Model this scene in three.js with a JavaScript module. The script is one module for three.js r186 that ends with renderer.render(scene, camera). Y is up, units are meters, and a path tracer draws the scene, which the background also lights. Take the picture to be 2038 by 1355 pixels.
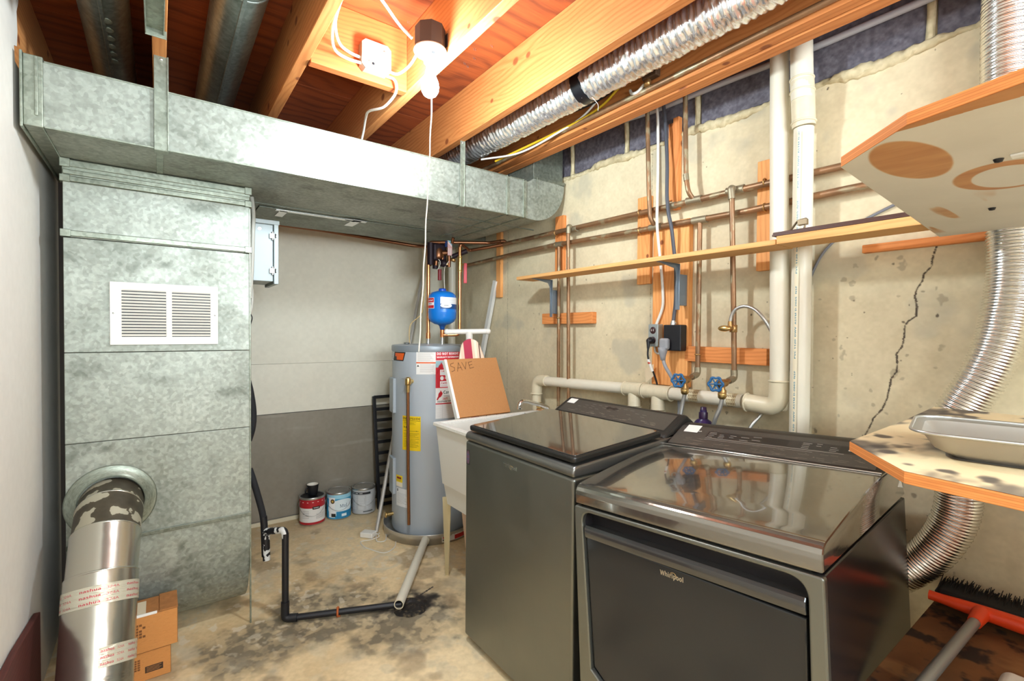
import * as THREE from 'three';
import { RoundedBoxGeometry } from 'three/addons/geometries/RoundedBoxGeometry.js';
import { mergeGeometries, toCreasedNormals } from 'three/addons/utils/BufferGeometryUtils.js';
import { FontLoader } from 'three/addons/loaders/FontLoader.js';
import { TextGeometry } from 'three/addons/geometries/TextGeometry.js';
import { RectAreaLightUniformsLib } from 'three/addons/lights/RectAreaLightUniformsLib.js';

// ---------------------------------------------------------------- camera, light, exposure
const scene = new THREE.Scene();
scene.background = new THREE.Color(0x000000);
const camera = new THREE.PerspectiveCamera(70.78, 2038 / 1355, 0.02, 30);
{
  const yaw = 36.422 * Math.PI / 180, pitch = -1.0397 * Math.PI / 180, roll = 0.43785 * Math.PI / 180;
  const f = new THREE.Vector3(Math.sin(yaw), 0, -Math.cos(yaw)), r = new THREE.Vector3(Math.cos(yaw), 0, Math.sin(yaw)), u = new THREE.Vector3(0, 1, 0);
  const f2 = f.clone().multiplyScalar(Math.cos(pitch)).addScaledVector(u, Math.sin(pitch));
  const u2 = u.clone().multiplyScalar(Math.cos(pitch)).addScaledVector(f, -Math.sin(pitch));
  const r2 = r.clone().multiplyScalar(Math.cos(roll)).addScaledVector(u2, Math.sin(roll));
  const u3 = u2.clone().multiplyScalar(Math.cos(roll)).addScaledVector(r, -Math.sin(roll));
  camera.quaternion.setFromRotationMatrix(new THREE.Matrix4().makeBasis(r2, u3, f2.clone().negate()));
  camera.position.set(0, 1.35, 0);
}
const renderer = new THREE.WebGLRenderer({ antialias: true });
renderer.toneMapping = THREE.LinearToneMapping;
renderer.toneMappingExposure = 2.68;
renderer.shadowMap.enabled = true;
const BULB_COLOR = new THREE.Color(0.8, 0.92, 1.0);              // as the camera's white balance renders the lamp light
const BULB = [0.758, 2.206, -1.515], BULB_POWER = 1.6;        // bare bulb in the picture
const UNSEEN_COLOR = new THREE.Color(0.8, 0.92, 1.0), UNSEEN_CEILING_LIGHTS = [[0.12, 2.24, 0.75]], UNSEEN_CEILING_POWER = 4.5, UNSEEN_REAR_POWER = 12;   // two unseen lights behind the viewpoint, placed to brighten the room
RectAreaLightUniformsLib.init();

// ---------------------------------------------------------------- helpers
let seed = 7;
const rnd = () => { seed = (seed * 1664525 + 1013904223) >>> 0; return seed / 4294967296; };
const V = (x, y, z) => new THREE.Vector3(x, y, z);
const v3 = a => Array.isArray(a) ? V(...a) : a.clone();
function hash(x, y, s) {
  let h = Math.imul(x, 374761393) + Math.imul(y, 668265263) + Math.imul(s, 1274126177) | 0;
  h = Math.imul(h ^ (h >>> 13), 1274126177); h = Math.imul(h ^ (h >>> 15), 2246822519);
  return ((h ^ (h >>> 16)) >>> 0) / 4294967296;
}
function vn(x, y, s, px = 4096, py = 4096) {
  const xi = Math.floor(x), yi = Math.floor(y); let fx = x - xi, fy = y - yi;
  fx = fx * fx * (3 - 2 * fx); fy = fy * fy * (3 - 2 * fy);
  const x0 = ((xi % px) + px) % px, x1 = (x0 + 1) % px, y0 = ((yi % py) + py) % py, y1 = (y0 + 1) % py;
  const a = hash(x0, y0, s), b = hash(x1, y0, s), c = hash(x0, y1, s), d = hash(x1, y1, s);
  return a + (b - a) * fx + (c - a) * fy + (a - b - c + d) * fx * fy;
}
function fbm(x, y, s, o = 4, px = 4096, py = 4096) {
  let v = 0, a = 0.5, t = 0;
  for (let i = 0; i < o; i++) { v += a * vn(x, y, s + i * 17, px, py); t += a; a *= 0.5; x *= 2; y *= 2; px *= 2; py *= 2; }
  return v / t;
}
const cl = (x, a = 0, b = 1) => Math.min(b, Math.max(a, x));
const ss = (a, b, x) => { const t = cl((x - a) / (b - a)); return t * t * (3 - 2 * t); };
const mix = (a, b, t) => a + (b - a) * t;
const mix3 = (a, b, t) => [mix(a[0], b[0], t), mix(a[1], b[1], t), mix(a[2], b[2], t)];
function tex(w, h, fn, sx = 1, sy = 1, srgb = true) {      // fn(u, v) -> [r, g, b] in 0..255 or a number in 0..1; sx, sy = metres covered
  const d = new Uint8Array(w * h * 4);
  for (let j = 0; j < h; j++) for (let i = 0; i < w; i++) {
    const c = fn((i + 0.5) / w, (j + 0.5) / h), k = (j * w + i) * 4;
    if (typeof c === 'number') d[k] = d[k + 1] = d[k + 2] = cl(c) * 255;
    else { d[k] = cl(c[0], 0, 255); d[k + 1] = cl(c[1], 0, 255); d[k + 2] = cl(c[2], 0, 255); }
    d[k + 3] = 255;
  }
  const t = new THREE.DataTexture(d, w, h, THREE.RGBAFormat);
  t.wrapS = t.wrapT = THREE.RepeatWrapping; t.magFilter = THREE.LinearFilter; t.minFilter = THREE.LinearMipmapLinearFilter; t.generateMipmaps = true;
  t.repeat.set(1 / sx, 1 / sy); if (srgb) t.colorSpace = THREE.SRGBColorSpace; t.needsUpdate = true;
  return t;
}
function canvasTex(w, h, draw) {
  const c = document.createElement('canvas'); c.width = w; c.height = h;
  draw(c.getContext('2d'), w, h);
  const t = new THREE.CanvasTexture(c); t.colorSpace = THREE.SRGBColorSpace; t.magFilter = THREE.LinearFilter; return t;
}
const S = (color, roughness = 0.6, metalness = 0, extra = {}) => new THREE.MeshStandardMaterial({ color, roughness, metalness, ...extra });
const P = (color, roughness, metalness, extra) => new THREE.MeshPhysicalMaterial({ color, roughness, metalness, ...extra });
const lin = (r, g, b) => new THREE.Color().setRGB(r, g, b);

function clean(g) { const n = g.index ? g.toNonIndexed() : g; for (const k of Object.keys(n.attributes)) if (!['position', 'normal', 'uv'].includes(k)) n.deleteAttribute(k); n.clearGroups(); return n; }
function join(gs) { gs = (Array.isArray(gs) ? gs : [gs]).map(clean); return gs.length > 1 ? mergeGeometries(gs) : gs[0]; }
function mapUV(g, grain = 'x', off = [0, 0]) {             // planar uv in metres by face normal, u along the grain
  const p = g.attributes.position, uv = new Float32Array(p.count * 2), a = V(), b = V(), c = V(), n = V();
  for (let i = 0; i < p.count; i += 3) {
    a.fromBufferAttribute(p, i); b.fromBufferAttribute(p, i + 1); c.fromBufferAttribute(p, i + 2);
    n.copy(b).sub(a).cross(c.clone().sub(a));
    const ax = Math.abs(n.x), ay = Math.abs(n.y), az = Math.abs(n.z);
    const drop = ax >= ay && ax >= az ? 'x' : ay >= az ? 'y' : 'z';
    const rest = ['x', 'y', 'z'].filter(k => k !== drop);
    const uK = rest.includes(grain) ? grain : rest[0], vK = rest.find(k => k !== uK);
    [a, b, c].forEach((q, k) => { uv[(i + k) * 2] = q[uK] + off[0]; uv[(i + k) * 2 + 1] = q[vK] + off[1]; });
  }
  g.setAttribute('uv', new THREE.BufferAttribute(uv, 2)); return g;
}
const OFF = new Map();
const counts = {};
const numbered = n => { const k = counts[n] = (counts[n] ?? -1) + 1; return k ? `${n}_${String(k).padStart(3, '0')}` : n; };
function shadow(o) { o.castShadow = o.receiveShadow = true; return o; }
function thing(name, label, category, base = [0, 0, 0], group) {
  const o = new THREE.Group(); o.name = numbered(name); o.position.set(...base); OFF.set(o, V(...base));
  o.userData = { label, category }; if (group) o.userData.group = group; scene.add(o); return o;
}
function local(o) { OFF.set(o, V(0, 0, 0)); return o; }
function part(name, gs, mat, parent, o = {}) {
  const g = join(gs);
  if (o.uv) mapUV(g, o.uv, o.off ?? [rnd() * 3, rnd() * 3]);
  const off = OFF.get(parent) ?? V(); if (off.lengthSq()) g.translate(-off.x, -off.y, -off.z);
  const m = shadow(new THREE.Mesh(g, mat)); m.name = name; OFF.set(m, off);
  if (o.label) m.userData.label = o.label; if (o.kind) m.userData.kind = o.kind;
  parent.add(m); return m;
}
function parts(name, list, mat, parent, o) { return list.map(g => part(name, g, mat, parent, o)); }   // one part per piece
function solo(name, label, category, gs, mat, o = {}) {
  const g = join(gs);
  if (o.uv) mapUV(g, o.uv, [rnd() * 3, rnd() * 3]);
  g.computeBoundingBox(); const b = g.boundingBox, c = V((b.min.x + b.max.x) / 2, b.min.y, (b.min.z + b.max.z) / 2);
  g.translate(-c.x, -c.y, -c.z);
  const m = shadow(new THREE.Mesh(g, mat)); m.name = numbered(name); m.position.copy(c); OFF.set(m, c);
  m.userData = { label, category }; if (o.group) m.userData.group = o.group; if (o.kind) m.userData.kind = o.kind;
  scene.add(m); return m;
}
function struct(name, gs, mat, o = {}) {
  const g = join(gs); if (o.uv) mapUV(g, o.uv, [0, 0]);
  const m = shadow(new THREE.Mesh(g, mat)); m.name = name; m.userData.kind = 'structure'; OFF.set(m, V()); scene.add(m); return m;
}
function structGroup(name) { const o = new THREE.Group(); o.name = name; o.userData.kind = 'structure'; OFF.set(o, V()); scene.add(o); return o; }

// geometry makers (world coordinates)
function bx(x0, x1, y0, y1, z0, z1, r = 0.003, seg = 1) {
  const w = x1 - x0, h = y1 - y0, d = z1 - z0; r = Math.min(r, Math.min(w, h, d) * 0.45);
  const g = r > 0 ? new RoundedBoxGeometry(w, h, d, seg, r) : new THREE.BoxGeometry(w, h, d);
  return g.translate((x0 + x1) / 2, (y0 + y1) / 2, (z0 + z1) / 2);
}
function cyl(p, q, r0, r1 = r0, seg = 24, open = false) {
  p = v3(p); q = v3(q); const d = q.clone().sub(p), L = d.length();
  return new THREE.CylinderGeometry(r1, r0, L, seg, 1, open).applyQuaternion(new THREE.Quaternion().setFromUnitVectors(V(0, 1, 0), d.normalize())).translate((p.x + q.x) / 2, (p.y + q.y) / 2, (p.z + q.z) / 2);
}
function lathe(prof, x, y, z, seg = 40) { return new THREE.LatheGeometry(prof.map(p => new THREE.Vector2(Math.max(p[0], 0.00001), p[1])), seg).translate(x, y, z); }
function latheTo(prof, p, dir, seg = 32) {                  // profile turned so that its y axis points along dir
  return new THREE.LatheGeometry(prof.map(q => new THREE.Vector2(Math.max(q[0], 0.00001), q[1])), seg).applyQuaternion(new THREE.Quaternion().setFromUnitVectors(V(0, 1, 0), v3(dir).normalize())).translate(...v3(p).toArray());
}
function ell(x, y, z, a, b, c, s = 20) { return new THREE.SphereGeometry(1, s, s * 0.7 | 0).scale(a, b, c).translate(x, y, z); }
function torus(R, r, p, axis, seg = 32, rs = 10, arc = Math.PI * 2) {
  return new THREE.TorusGeometry(R, r, rs, seg, arc).applyQuaternion(new THREE.Quaternion().setFromUnitVectors(V(0, 0, 1), v3(axis).normalize())).translate(...v3(p).toArray());
}
function fil(pts, R = 0.03, n = 6) {                        // rounded corners
  pts = pts.map(v3); const out = [pts[0]];
  for (let i = 1; i < pts.length - 1; i++) {
    const a = pts[i - 1], b = pts[i], c = pts[i + 1], r = Math.min(R, a.distanceTo(b) * 0.49, b.distanceTo(c) * 0.49);
    const p = b.clone().add(a.clone().sub(b).setLength(r)), q = b.clone().add(c.clone().sub(b).setLength(r));
    for (let k = 0; k <= n; k++) { const t = k / n; out.push(p.clone().multiplyScalar((1 - t) * (1 - t)).addScaledVector(b, 2 * t * (1 - t)).addScaledVector(q, t * t)); }
  }
  out.push(pts[pts.length - 1]); return out;
}
const smooth = (pts, n = 40) => new THREE.CatmullRomCurve3(pts.map(v3), false, 'centripetal').getSpacedPoints(n);
function sweep(pts, r, radial = 12, caps = true) {          // r: number or (i, angle, s) => radius
  pts = pts.map(v3); const N = pts.length, pos = [], uv = [], idx = [], rf = typeof r === 'number' ? () => r : r;
  const T = pts.map((p, i) => pts[Math.min(i + 1, N - 1)].clone().sub(pts[Math.max(i - 1, 0)]).normalize());
  let n = Math.abs(T[0].y) < 0.9 ? V(0, 1, 0) : V(1, 0, 0); n.addScaledVector(T[0], -n.dot(T[0])).normalize();
  let s = 0;
  for (let i = 0; i < N; i++) {
    if (i) { n.applyQuaternion(new THREE.Quaternion().setFromUnitVectors(T[i - 1], T[i])); n.addScaledVector(T[i], -n.dot(T[i])).normalize(); s += pts[i].distanceTo(pts[i - 1]); }
    const b = T[i].clone().cross(n);
    for (let k = 0; k <= radial; k++) {
      const a = k / radial * Math.PI * 2, rr = rf(i, k === radial ? 0 : a, s);
      const p = pts[i].clone().addScaledVector(n, Math.cos(a) * rr).addScaledVector(b, Math.sin(a) * rr);
      pos.push(p.x, p.y, p.z); uv.push(s, a * rf(0, 0, 0));
    }
  }
  const W = radial + 1;
  for (let i = 0; i < N - 1; i++) for (let k = 0; k < radial; k++) { const a = i * W + k, b = a + 1, c = a + W, d = c + 1; idx.push(a, b, c, b, d, c); }
  const g = new THREE.BufferGeometry(); g.setAttribute('position', new THREE.Float32BufferAttribute(pos, 3)); g.setAttribute('uv', new THREE.Float32BufferAttribute(uv, 2)); g.setIndex(idx); g.computeVertexNormals();
  const nm = g.attributes.normal;
  for (let i = 0; i < N; i++) { const a = i * W, b = a + radial, x = nm.getX(a) + nm.getX(b), y = nm.getY(a) + nm.getY(b), z = nm.getZ(a) + nm.getZ(b), l = Math.hypot(x, y, z) || 1; for (const q of [a, b]) nm.setXYZ(q, x / l, y / l, z / l); }
  if (!caps) return g;
  const out = [g];
  for (const e of [0, N - 1]) {
    const cp = [], cu = [], ci = [], c = pts[e], dir = e ? T[e] : T[e].clone().negate(); cp.push(c.x, c.y, c.z); cu.push(0, 0);
    for (let k = 0; k <= radial; k++) { const q = (e * W + k) * 3; cp.push(pos[q], pos[q + 1], pos[q + 2]); cu.push(0, 0); }
    for (let k = 1; k <= radial; k++) e ? ci.push(0, k, k + 1) : ci.push(0, k + 1, k);
    const cg = new THREE.BufferGeometry(); cg.setAttribute('position', new THREE.Float32BufferAttribute(cp, 3)); cg.setAttribute('uv', new THREE.Float32BufferAttribute(cu, 2)); cg.setIndex(ci);
    const nn = new Float32Array(cp.length); for (let k = 0; k < cp.length; k += 3) { nn[k] = dir.x; nn[k + 1] = dir.y; nn[k + 2] = dir.z; }
    cg.setAttribute('normal', new THREE.BufferAttribute(nn, 3)); out.push(cg);
  }
  return mergeGeometries(out.map(clean));
}
function shape(pts) { const s = new THREE.Shape(); pts.forEach((p, i) => i ? s.lineTo(p[0], p[1]) : s.moveTo(p[0], p[1])); s.closePath(); return s; }
function rrect(x0, y0, x1, y1, r) {
  const s = new THREE.Shape(); s.moveTo(x0 + r, y0); s.lineTo(x1 - r, y0); s.quadraticCurveTo(x1, y0, x1, y0 + r); s.lineTo(x1, y1 - r); s.quadraticCurveTo(x1, y1, x1 - r, y1);
  s.lineTo(x0 + r, y1); s.quadraticCurveTo(x0, y1, x0, y1 - r); s.lineTo(x0, y0 + r); s.quadraticCurveTo(x0, y0, x0 + r, y0); return s;
}
function ext(s, depth, bevel = 0, seg = 2, curve = 12) { return new THREE.ExtrudeGeometry(s, { depth: depth - 2 * bevel, bevelEnabled: bevel > 0, bevelSize: bevel, bevelOffset: -bevel, bevelThickness: bevel, bevelSegments: seg, curveSegments: curve }).translate(0, 0, bevel); }
const extX = (s, depth, bevel, x) => ext(s, depth, bevel).applyMatrix4(new THREE.Matrix4().makeBasis(V(0, 0, -1), V(0, 1, 0), V(1, 0, 0))).translate(x, 0, 0);   // shape (x, y) -> (-z, y), extruded towards +x
const extY = (s, depth, bevel, y) => ext(s, depth, bevel).applyMatrix4(new THREE.Matrix4().makeBasis(V(1, 0, 0), V(0, 0, -1), V(0, 1, 0))).translate(0, y, 0);    // shape (x, -z), extruded up
function quadPatch(p00, p10, p11, p01) {                    // flat rectangle with uv 0..1
  const g = new THREE.BufferGeometry(); const a = [p00, p10, p11, p01].map(v3);
  g.setAttribute('position', new THREE.Float32BufferAttribute(a.flatMap(p => p.toArray()), 3)); g.setAttribute('uv', new THREE.Float32BufferAttribute([0, 0, 1, 0, 1, 1, 0, 1], 2)); g.setIndex([0, 1, 2, 0, 2, 3]); g.computeVertexNormals(); return g;
}
function wrapPatch(cx, cz, r, y0, y1, a0, a1, seg = 16) {   // label on a cylinder; angles in degrees, 0 = +z, growing towards +x
  const t0 = a0 * Math.PI / 180, t1 = a1 * Math.PI / 180;
  return new THREE.CylinderGeometry(r, r, y1 - y0, seg, 1, true, t0, t1 - t0).translate(cx, (y0 + y1) / 2, cz);
}
const font = await new FontLoader().loadAsync('fonts/droid/droid_sans_bold.typeface.json');
function text3(str, size, depth) { const g = new TextGeometry(str, { font, size, depth, curveSegments: 3, bevelEnabled: false }); g.computeBoundingBox(); return g; }

// ---------------------------------------------------------------- materials
const galvTex = (() => {
  const N = 96, pts = []; for (let i = 0; i < N * N; i++) pts.push([hash(i, 1, 5), hash(i, 2, 5), hash(i, 3, 5)]);
  return tex(1024, 1024, (u, v) => {
    const x = u * N + (fbm(u * 40, v * 40, 61, 2, 40, 40) - .5) * 1.2, y = v * N + (fbm(u * 40, v * 40, 62, 2, 40, 40) - .5) * 1.2, xi = Math.floor(x), yi = Math.floor(y); let bd = 9, bt = 0;
    for (let j = -1; j <= 1; j++) for (let i = -1; i <= 1; i++) {
      const q = pts[((yi + j + N) % N) * N + ((xi + i + N) % N)], dx = xi + i + q[0] - x, dy = yi + j + q[1] - y, d = dx * dx + dy * dy; if (d < bd) { bd = d; bt = q[2]; }
    }
    const big = fbm(u * 4, v * 4, 9, 4, 4, 4), k = 172 + (bt - .5) * 26 + (big - .5) * 56 + (fbm(u * 90, v * 90, 35, 2, 90, 90) - .5) * 26, dirt = ss(.6, .8, fbm(u * 9, v * 9, 33, 4, 9, 9)) * 26;
    return [k - 3 - dirt, k + 3 - dirt, k - 9 - dirt];
  }, 1.1, 1.1);
})();
const metalRough = tex(512, 512, (u, v) => .42 + .3 * fbm(u * 12, v * 12, 3, 4, 12, 12), 1, 1, false);
const M = {};
M.galv = new THREE.MeshStandardMaterial({ map: galvTex, color: 0xdedede, metalness: 0.4, roughness: 0.85, roughnessMap: metalRough });
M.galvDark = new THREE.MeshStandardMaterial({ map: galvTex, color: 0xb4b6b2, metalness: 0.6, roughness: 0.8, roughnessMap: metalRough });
M.galvTrim = new THREE.MeshStandardMaterial({ map: galvTex, color: 0xd6d8d2, metalness: 0.6, roughness: 0.7, roughnessMap: metalRough });
M.galvPipe = new THREE.MeshStandardMaterial({ map: galvTex, color: 0xc4c9cf, metalness: 0.75, roughness: 0.62, roughnessMap: metalRough });
M.shinySheet = S(lin(.62, .61, .54), 0.24, 0.95, { bumpMap: tex(256, 256, (u, v) => fbm(u * 6, v * 6, 71, 3, 6, 6), .5, .5, false), bumpScale: 0.002 });
M.sootSheet = new THREE.MeshStandardMaterial({ metalness: .5, roughness: .5, map: tex(512, 512, (u, v) => { const n = fbm(u * 9, v * 14, 81, 4, 9, 14); return n > .56 ? [188, 182, 160] : mix3([62, 56, 46], [96, 88, 72], n * 1.6); }, .5, .5) });
M.foil = S(lin(.84, .85, .86), 0.24, 0.9);
M.flexAlu = S(lin(.82, .81, .77), 0.24, 1.0);
M.chrome = S(lin(.75, .75, .73), 0.14, 1.0);
M.steel = S(lin(.55, .55, .53), 0.35, 0.9);
M.black = S(0x131318, 0.45);
M.blackTape = S(0x0d0c12, 0.35);
M.foamBlack = S(0x131418, 0.8);
M.rubber = S(0x1c1c1e, 0.7);

function pine(base, dark, knots, s) {
  const K = []; for (let i = 0; i < knots; i++) K.push([hash(i, s, 1) * 1.6, hash(i, s, 2) * .4, .008 + .012 * hash(i, s, 3)]);
  return tex(1024, 256, (u, v) => {
    const x = u * 1.6, y = v * .4; let w = 0, kd = 0;
    for (const [kx, ky, kr] of K) { let dx = Math.abs(x - kx); dx = Math.min(dx, 1.6 - dx); let dy = y - ky; if (dy > .2) dy -= .4; if (dy < -.2) dy += .4; const d = Math.hypot(dx * .45, dy); w += Math.sign(dy || 1) * .016 * Math.exp(-d * d / (kr * kr * 7)); kd = Math.max(kd, 1 - ss(kr * .5, kr * 1.05, Math.hypot(dx * .8, dy))); }
    const yy = y + w + (fbm(u * 5, v * 2, s, 3, 5, 2) - .5) * .05;
    let g = Math.sin(yy * 2 * Math.PI / .4 * 22 + 3 * fbm(u * 3, v * 4, s + 4, 2, 3, 4)) * .5 + .5; g = Math.pow(g, 2.4);
    const fine = fbm(u * 30, v * 120, s + 7, 2, 30, 120), t = cl(g * .34 + (fine - .5) * .3 + .12 + (fbm(u * 4, v * 3, s + 9, 3, 4, 3) - .5) * .7);
    let c = mix3(base, dark, t); return kd > 0 ? mix3(c, [122, 62, 26], kd * .85) : c;
  }, 1.6, .4);
}
const wood = (b, d, k, s, rough = .7) => { const t = pine(b, d, k, s); return new THREE.MeshStandardMaterial({ map: t, roughness: rough, bumpMap: t, bumpScale: 0.0006 }); };
M.joist = wood([214, 146, 84], [176, 102, 48], 8, 11);
M.joist2 = wood([200, 130, 70], [158, 86, 34], 12, 23);
M.batten = wood([238, 170, 102], [206, 124, 60], 9, 37);
M.batten2 = wood([230, 150, 84], [190, 104, 46], 11, 41);
M.shelf = wood([226, 176, 112], [200, 138, 76], 4, 53);
M.redboard = wood([196, 102, 46], [146, 62, 22], 3, 59); M.shadedBoard = wood([92, 42, 34], [64, 26, 24], 2, 61);  // second wood is darkened to stand for shade along the left wall
const plyTex = tex(1024, 1024, (u, v) => {
  const w = (fbm(u * 3, v * 3, 101, 3, 3, 3) - .5) * .22 + (fbm(u * 2, v * 8, 105, 2, 2, 8) - .5) * .06;
  let g = Math.sin((v + w) * Math.PI * 2 * 14) * .5 + .5; g = Math.pow(g, 3);
  const f = fbm(u * 12, v * 160, 103, 2, 12, 160), t = cl(g * .42 + (f - .5) * .5 + (fbm(u * 5, v * 5, 107, 3, 5, 5) - .45) * .7);
  return mix3([160, 76, 28], [98, 40, 11], t);
}, 1.2, 1.2);
M.ply = new THREE.MeshStandardMaterial({ map: plyTex, roughness: .75, bumpMap: plyTex, bumpScale: .0008 });
M.plyEdge = new THREE.MeshStandardMaterial({ roughness: .75, map: tex(512, 64, (u, v) => { const n = fbm(u * 20, v * 3, 67, 3, 20, 3), l = Math.abs(((v * 5) % 1) - .5) * 2; return mix3([226, 146, 76], [186, 104, 46], cl(n * .7 + .35 * ss(.55, .9, l) + .25 * ((v * 5 | 0) % 2) - .2)); }, .6, .018) });

const CRACK = [[1.638, -.427], [1.6, -.437], [1.568, -.44], [1.545, -.458], [1.522, -.462], [1.5, -.474], [1.475, -.48], [1.44, -.474], [1.409, -.476], [1.392, -.497], [1.377, -.504], [1.34, -.506], [1.31, -.51], [1.285, -.525], [1.25, -.522], [1.226, -.524], [1.2, -.538], [1.174, -.541], [1.13, -.549], [1.095, -.561], [1.06, -.585], [1.039, -.591], [1.001, -.606], [.95, -.63], [.9, -.65], [.8, -.66]];
const SPOTS = []; for (let i = 0; i < 520; i++) { const z = -3.65 + 5.2 * hash(i, 1, 77), y = .3 + 2 * hash(i, 2, 77), near = z > -1.6; if (near || hash(i, 3, 77) < .35) SPOTS.push([z, y, .0012 + .0042 * Math.pow(hash(i, 4, 77), 4), .6 + 1.2 * hash(i, 5, 77), hash(i, 6, 77)]); }
for (let i = 0; i < 60; i++) SPOTS.push([-.95 + .75 * hash(i, 1, 79), .85 + .85 * hash(i, 2, 79), .0035 + .006 * Math.pow(hash(i, 4, 79), 2), .6 + hash(i, 5, 79), -.6 + .3 * hash(i, 6, 79)]);
const WW = 2048, WH = 1024;
const wallMark = new Float32Array(WW * WH);
{
  const put = (z, y, r, asp, k, soft) => {
    const cx = (z + 3.65) / 5.2 * WW, cy = y / 2.3 * WH, rx = r / 5.2 * WW * 1.4, ry = r * asp / 2.3 * WH * 1.4;
    for (let j = Math.floor(cy - ry - 2); j <= cy + ry + 2; j++) for (let i = Math.floor(cx - rx - 2); i <= cx + rx + 2; i++) {
      if (i < 0 || j < 0 || i >= WW || j >= WH) continue;
      const d = Math.hypot((i - cx) / Math.max(rx, .8), (j - cy) / Math.max(ry, .8)) + (vn(i * .35, j * .35, 3) - .5) * 1.1; const q = k * (1 - ss(soft, 1.05, d)); if (q > wallMark[j * WW + i]) wallMark[j * WW + i] = q;
    }
  };
  for (const [z, y, r, a, t] of SPOTS) put(z, y, r, a, r > .0034 ? .26 + .12 * t : .4 + .4 * t, .55);
  for (let k = 0; k < CRACK.length - 1; k++) for (let t = 0; t < 1; t += .02) { const y = mix(CRACK[k][0], CRACK[k + 1][0], t), z = mix(CRACK[k][1], CRACK[k + 1][1], t) + (hash(k, t * 60 | 0, 8) - .5) * .003; put(z, y, .0005 + .0007 * hash(k, t * 20 | 0, 9), 1, .95, .3); }
  for (const z of [-2.74, -1.52, -.08]) for (let y = 0; y < 2.27; y += .003) put(z + .002 * Math.sin(y * 20), y, .0008, 1, .45, .4);
}
const wallTex = tex(WW, WH, (u, v) => {
  const z = u * 5.2, y = v * 2.3, n = fbm(z * 2.2, y * 2.2, 201, 5), n2 = fbm(z * 22, y * 22, 203, 3), n3 = fbm(z * 90, y * 90, 205, 2);
  let c = mix3([216, 202, 168], [194, 180, 150], cl((n - .4) * 2.2)); const k = (n2 - .5) * 14 + (n3 - .5) * 12; c = [c[0] + k, c[1] + k, c[2] + k];
  c = mix3(c, [176, 170, 150], .5 * ss(.6, .75, fbm(z * 5, y * 5, 207, 4)));
  const m = wallMark[Math.min(WH - 1, v * WH | 0) * WW + Math.min(WW - 1, u * WW | 0)]; return mix3(c, [70, 60, 50], m);
}, 1, 1);
const wallBump = tex(WW, WH, (u, v) => .55 + .25 * fbm(u * 5.2 * 30, v * 2.3 * 30, 211, 4) - .5 * wallMark[Math.min(WH - 1, v * WH | 0) * WW + Math.min(WW - 1, u * WW | 0)], 1, 1, false);
M.concrete = new THREE.MeshStandardMaterial({ map: wallTex, roughness: .9, bumpMap: wallBump, bumpScale: .004 });
const blockTex = tex(512, 512, (u, v) => { const n = fbm(u * 60, v * 60, 221, 3, 60, 60), b = fbm(u * 5, v * 5, 223, 3, 5, 5), k = 96 + (n - .5) * 54 + (b - .5) * 30; return [k + 2, k - 2, k + 6]; }, .8, .8);
M.block = new THREE.MeshStandardMaterial({ map: blockTex, roughness: .95, bumpMap: blockTex, bumpScale: .004 });
const mortarTex = tex(256, 256, (u, v) => { const n = fbm(u * 24, v * 24, 231, 4, 24, 24), k = (n - .5) * 60; return [196 + k, 182 + k, 146 + k]; }, .5, .5);
M.mortar = new THREE.MeshStandardMaterial({ map: mortarTex, roughness: .95, bumpMap: mortarTex, bumpScale: .004 });
const plasterTex = tex(512, 512, (u, v) => { const k = (fbm(u * 5, v * 5, 241, 4, 5, 5) - .5) * 10 + (fbm(u * 70, v * 70, 243, 2, 70, 70) - .5) * 6; return [222 + k, 217 + k, 208 + k]; }, 1.6, 1.6);
M.drywall = new THREE.MeshStandardMaterial({ map: plasterTex, roughness: .85, bumpMap: plasterTex, bumpScale: .0008 });
const creamTex = tex(512, 512, (u, v) => { const k = (fbm(u * 4, v * 4, 251, 4, 4, 4) - .5) * 14 + (fbm(u * 70, v * 70, 253, 2, 70, 70) - .5) * 8; return [232 + k, 226 + k, 208 + k]; }, 1.6, 1.6);
M.cream = new THREE.MeshStandardMaterial({ map: creamTex, roughness: .8, bumpMap: creamTex, bumpScale: .0008 });
const greyTex = tex(512, 512, (u, v) => { const k = (fbm(u * 6, v * 3, 261, 4, 6, 3) - .5) * 26 + (fbm(u * 60, v * 60, 263, 2, 60, 60) - .5) * 8 + 14 * ss(.7, .86, fbm(u * 3, v * 24, 265, 3, 3, 24)); return [138 + k, 130 + k, 115 + k]; }, 1.2, 1.2);
M.greyPanel = new THREE.MeshStandardMaterial({ map: greyTex, roughness: .42 });
M.darkWall = S(0x6e6a70, .9);
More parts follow.
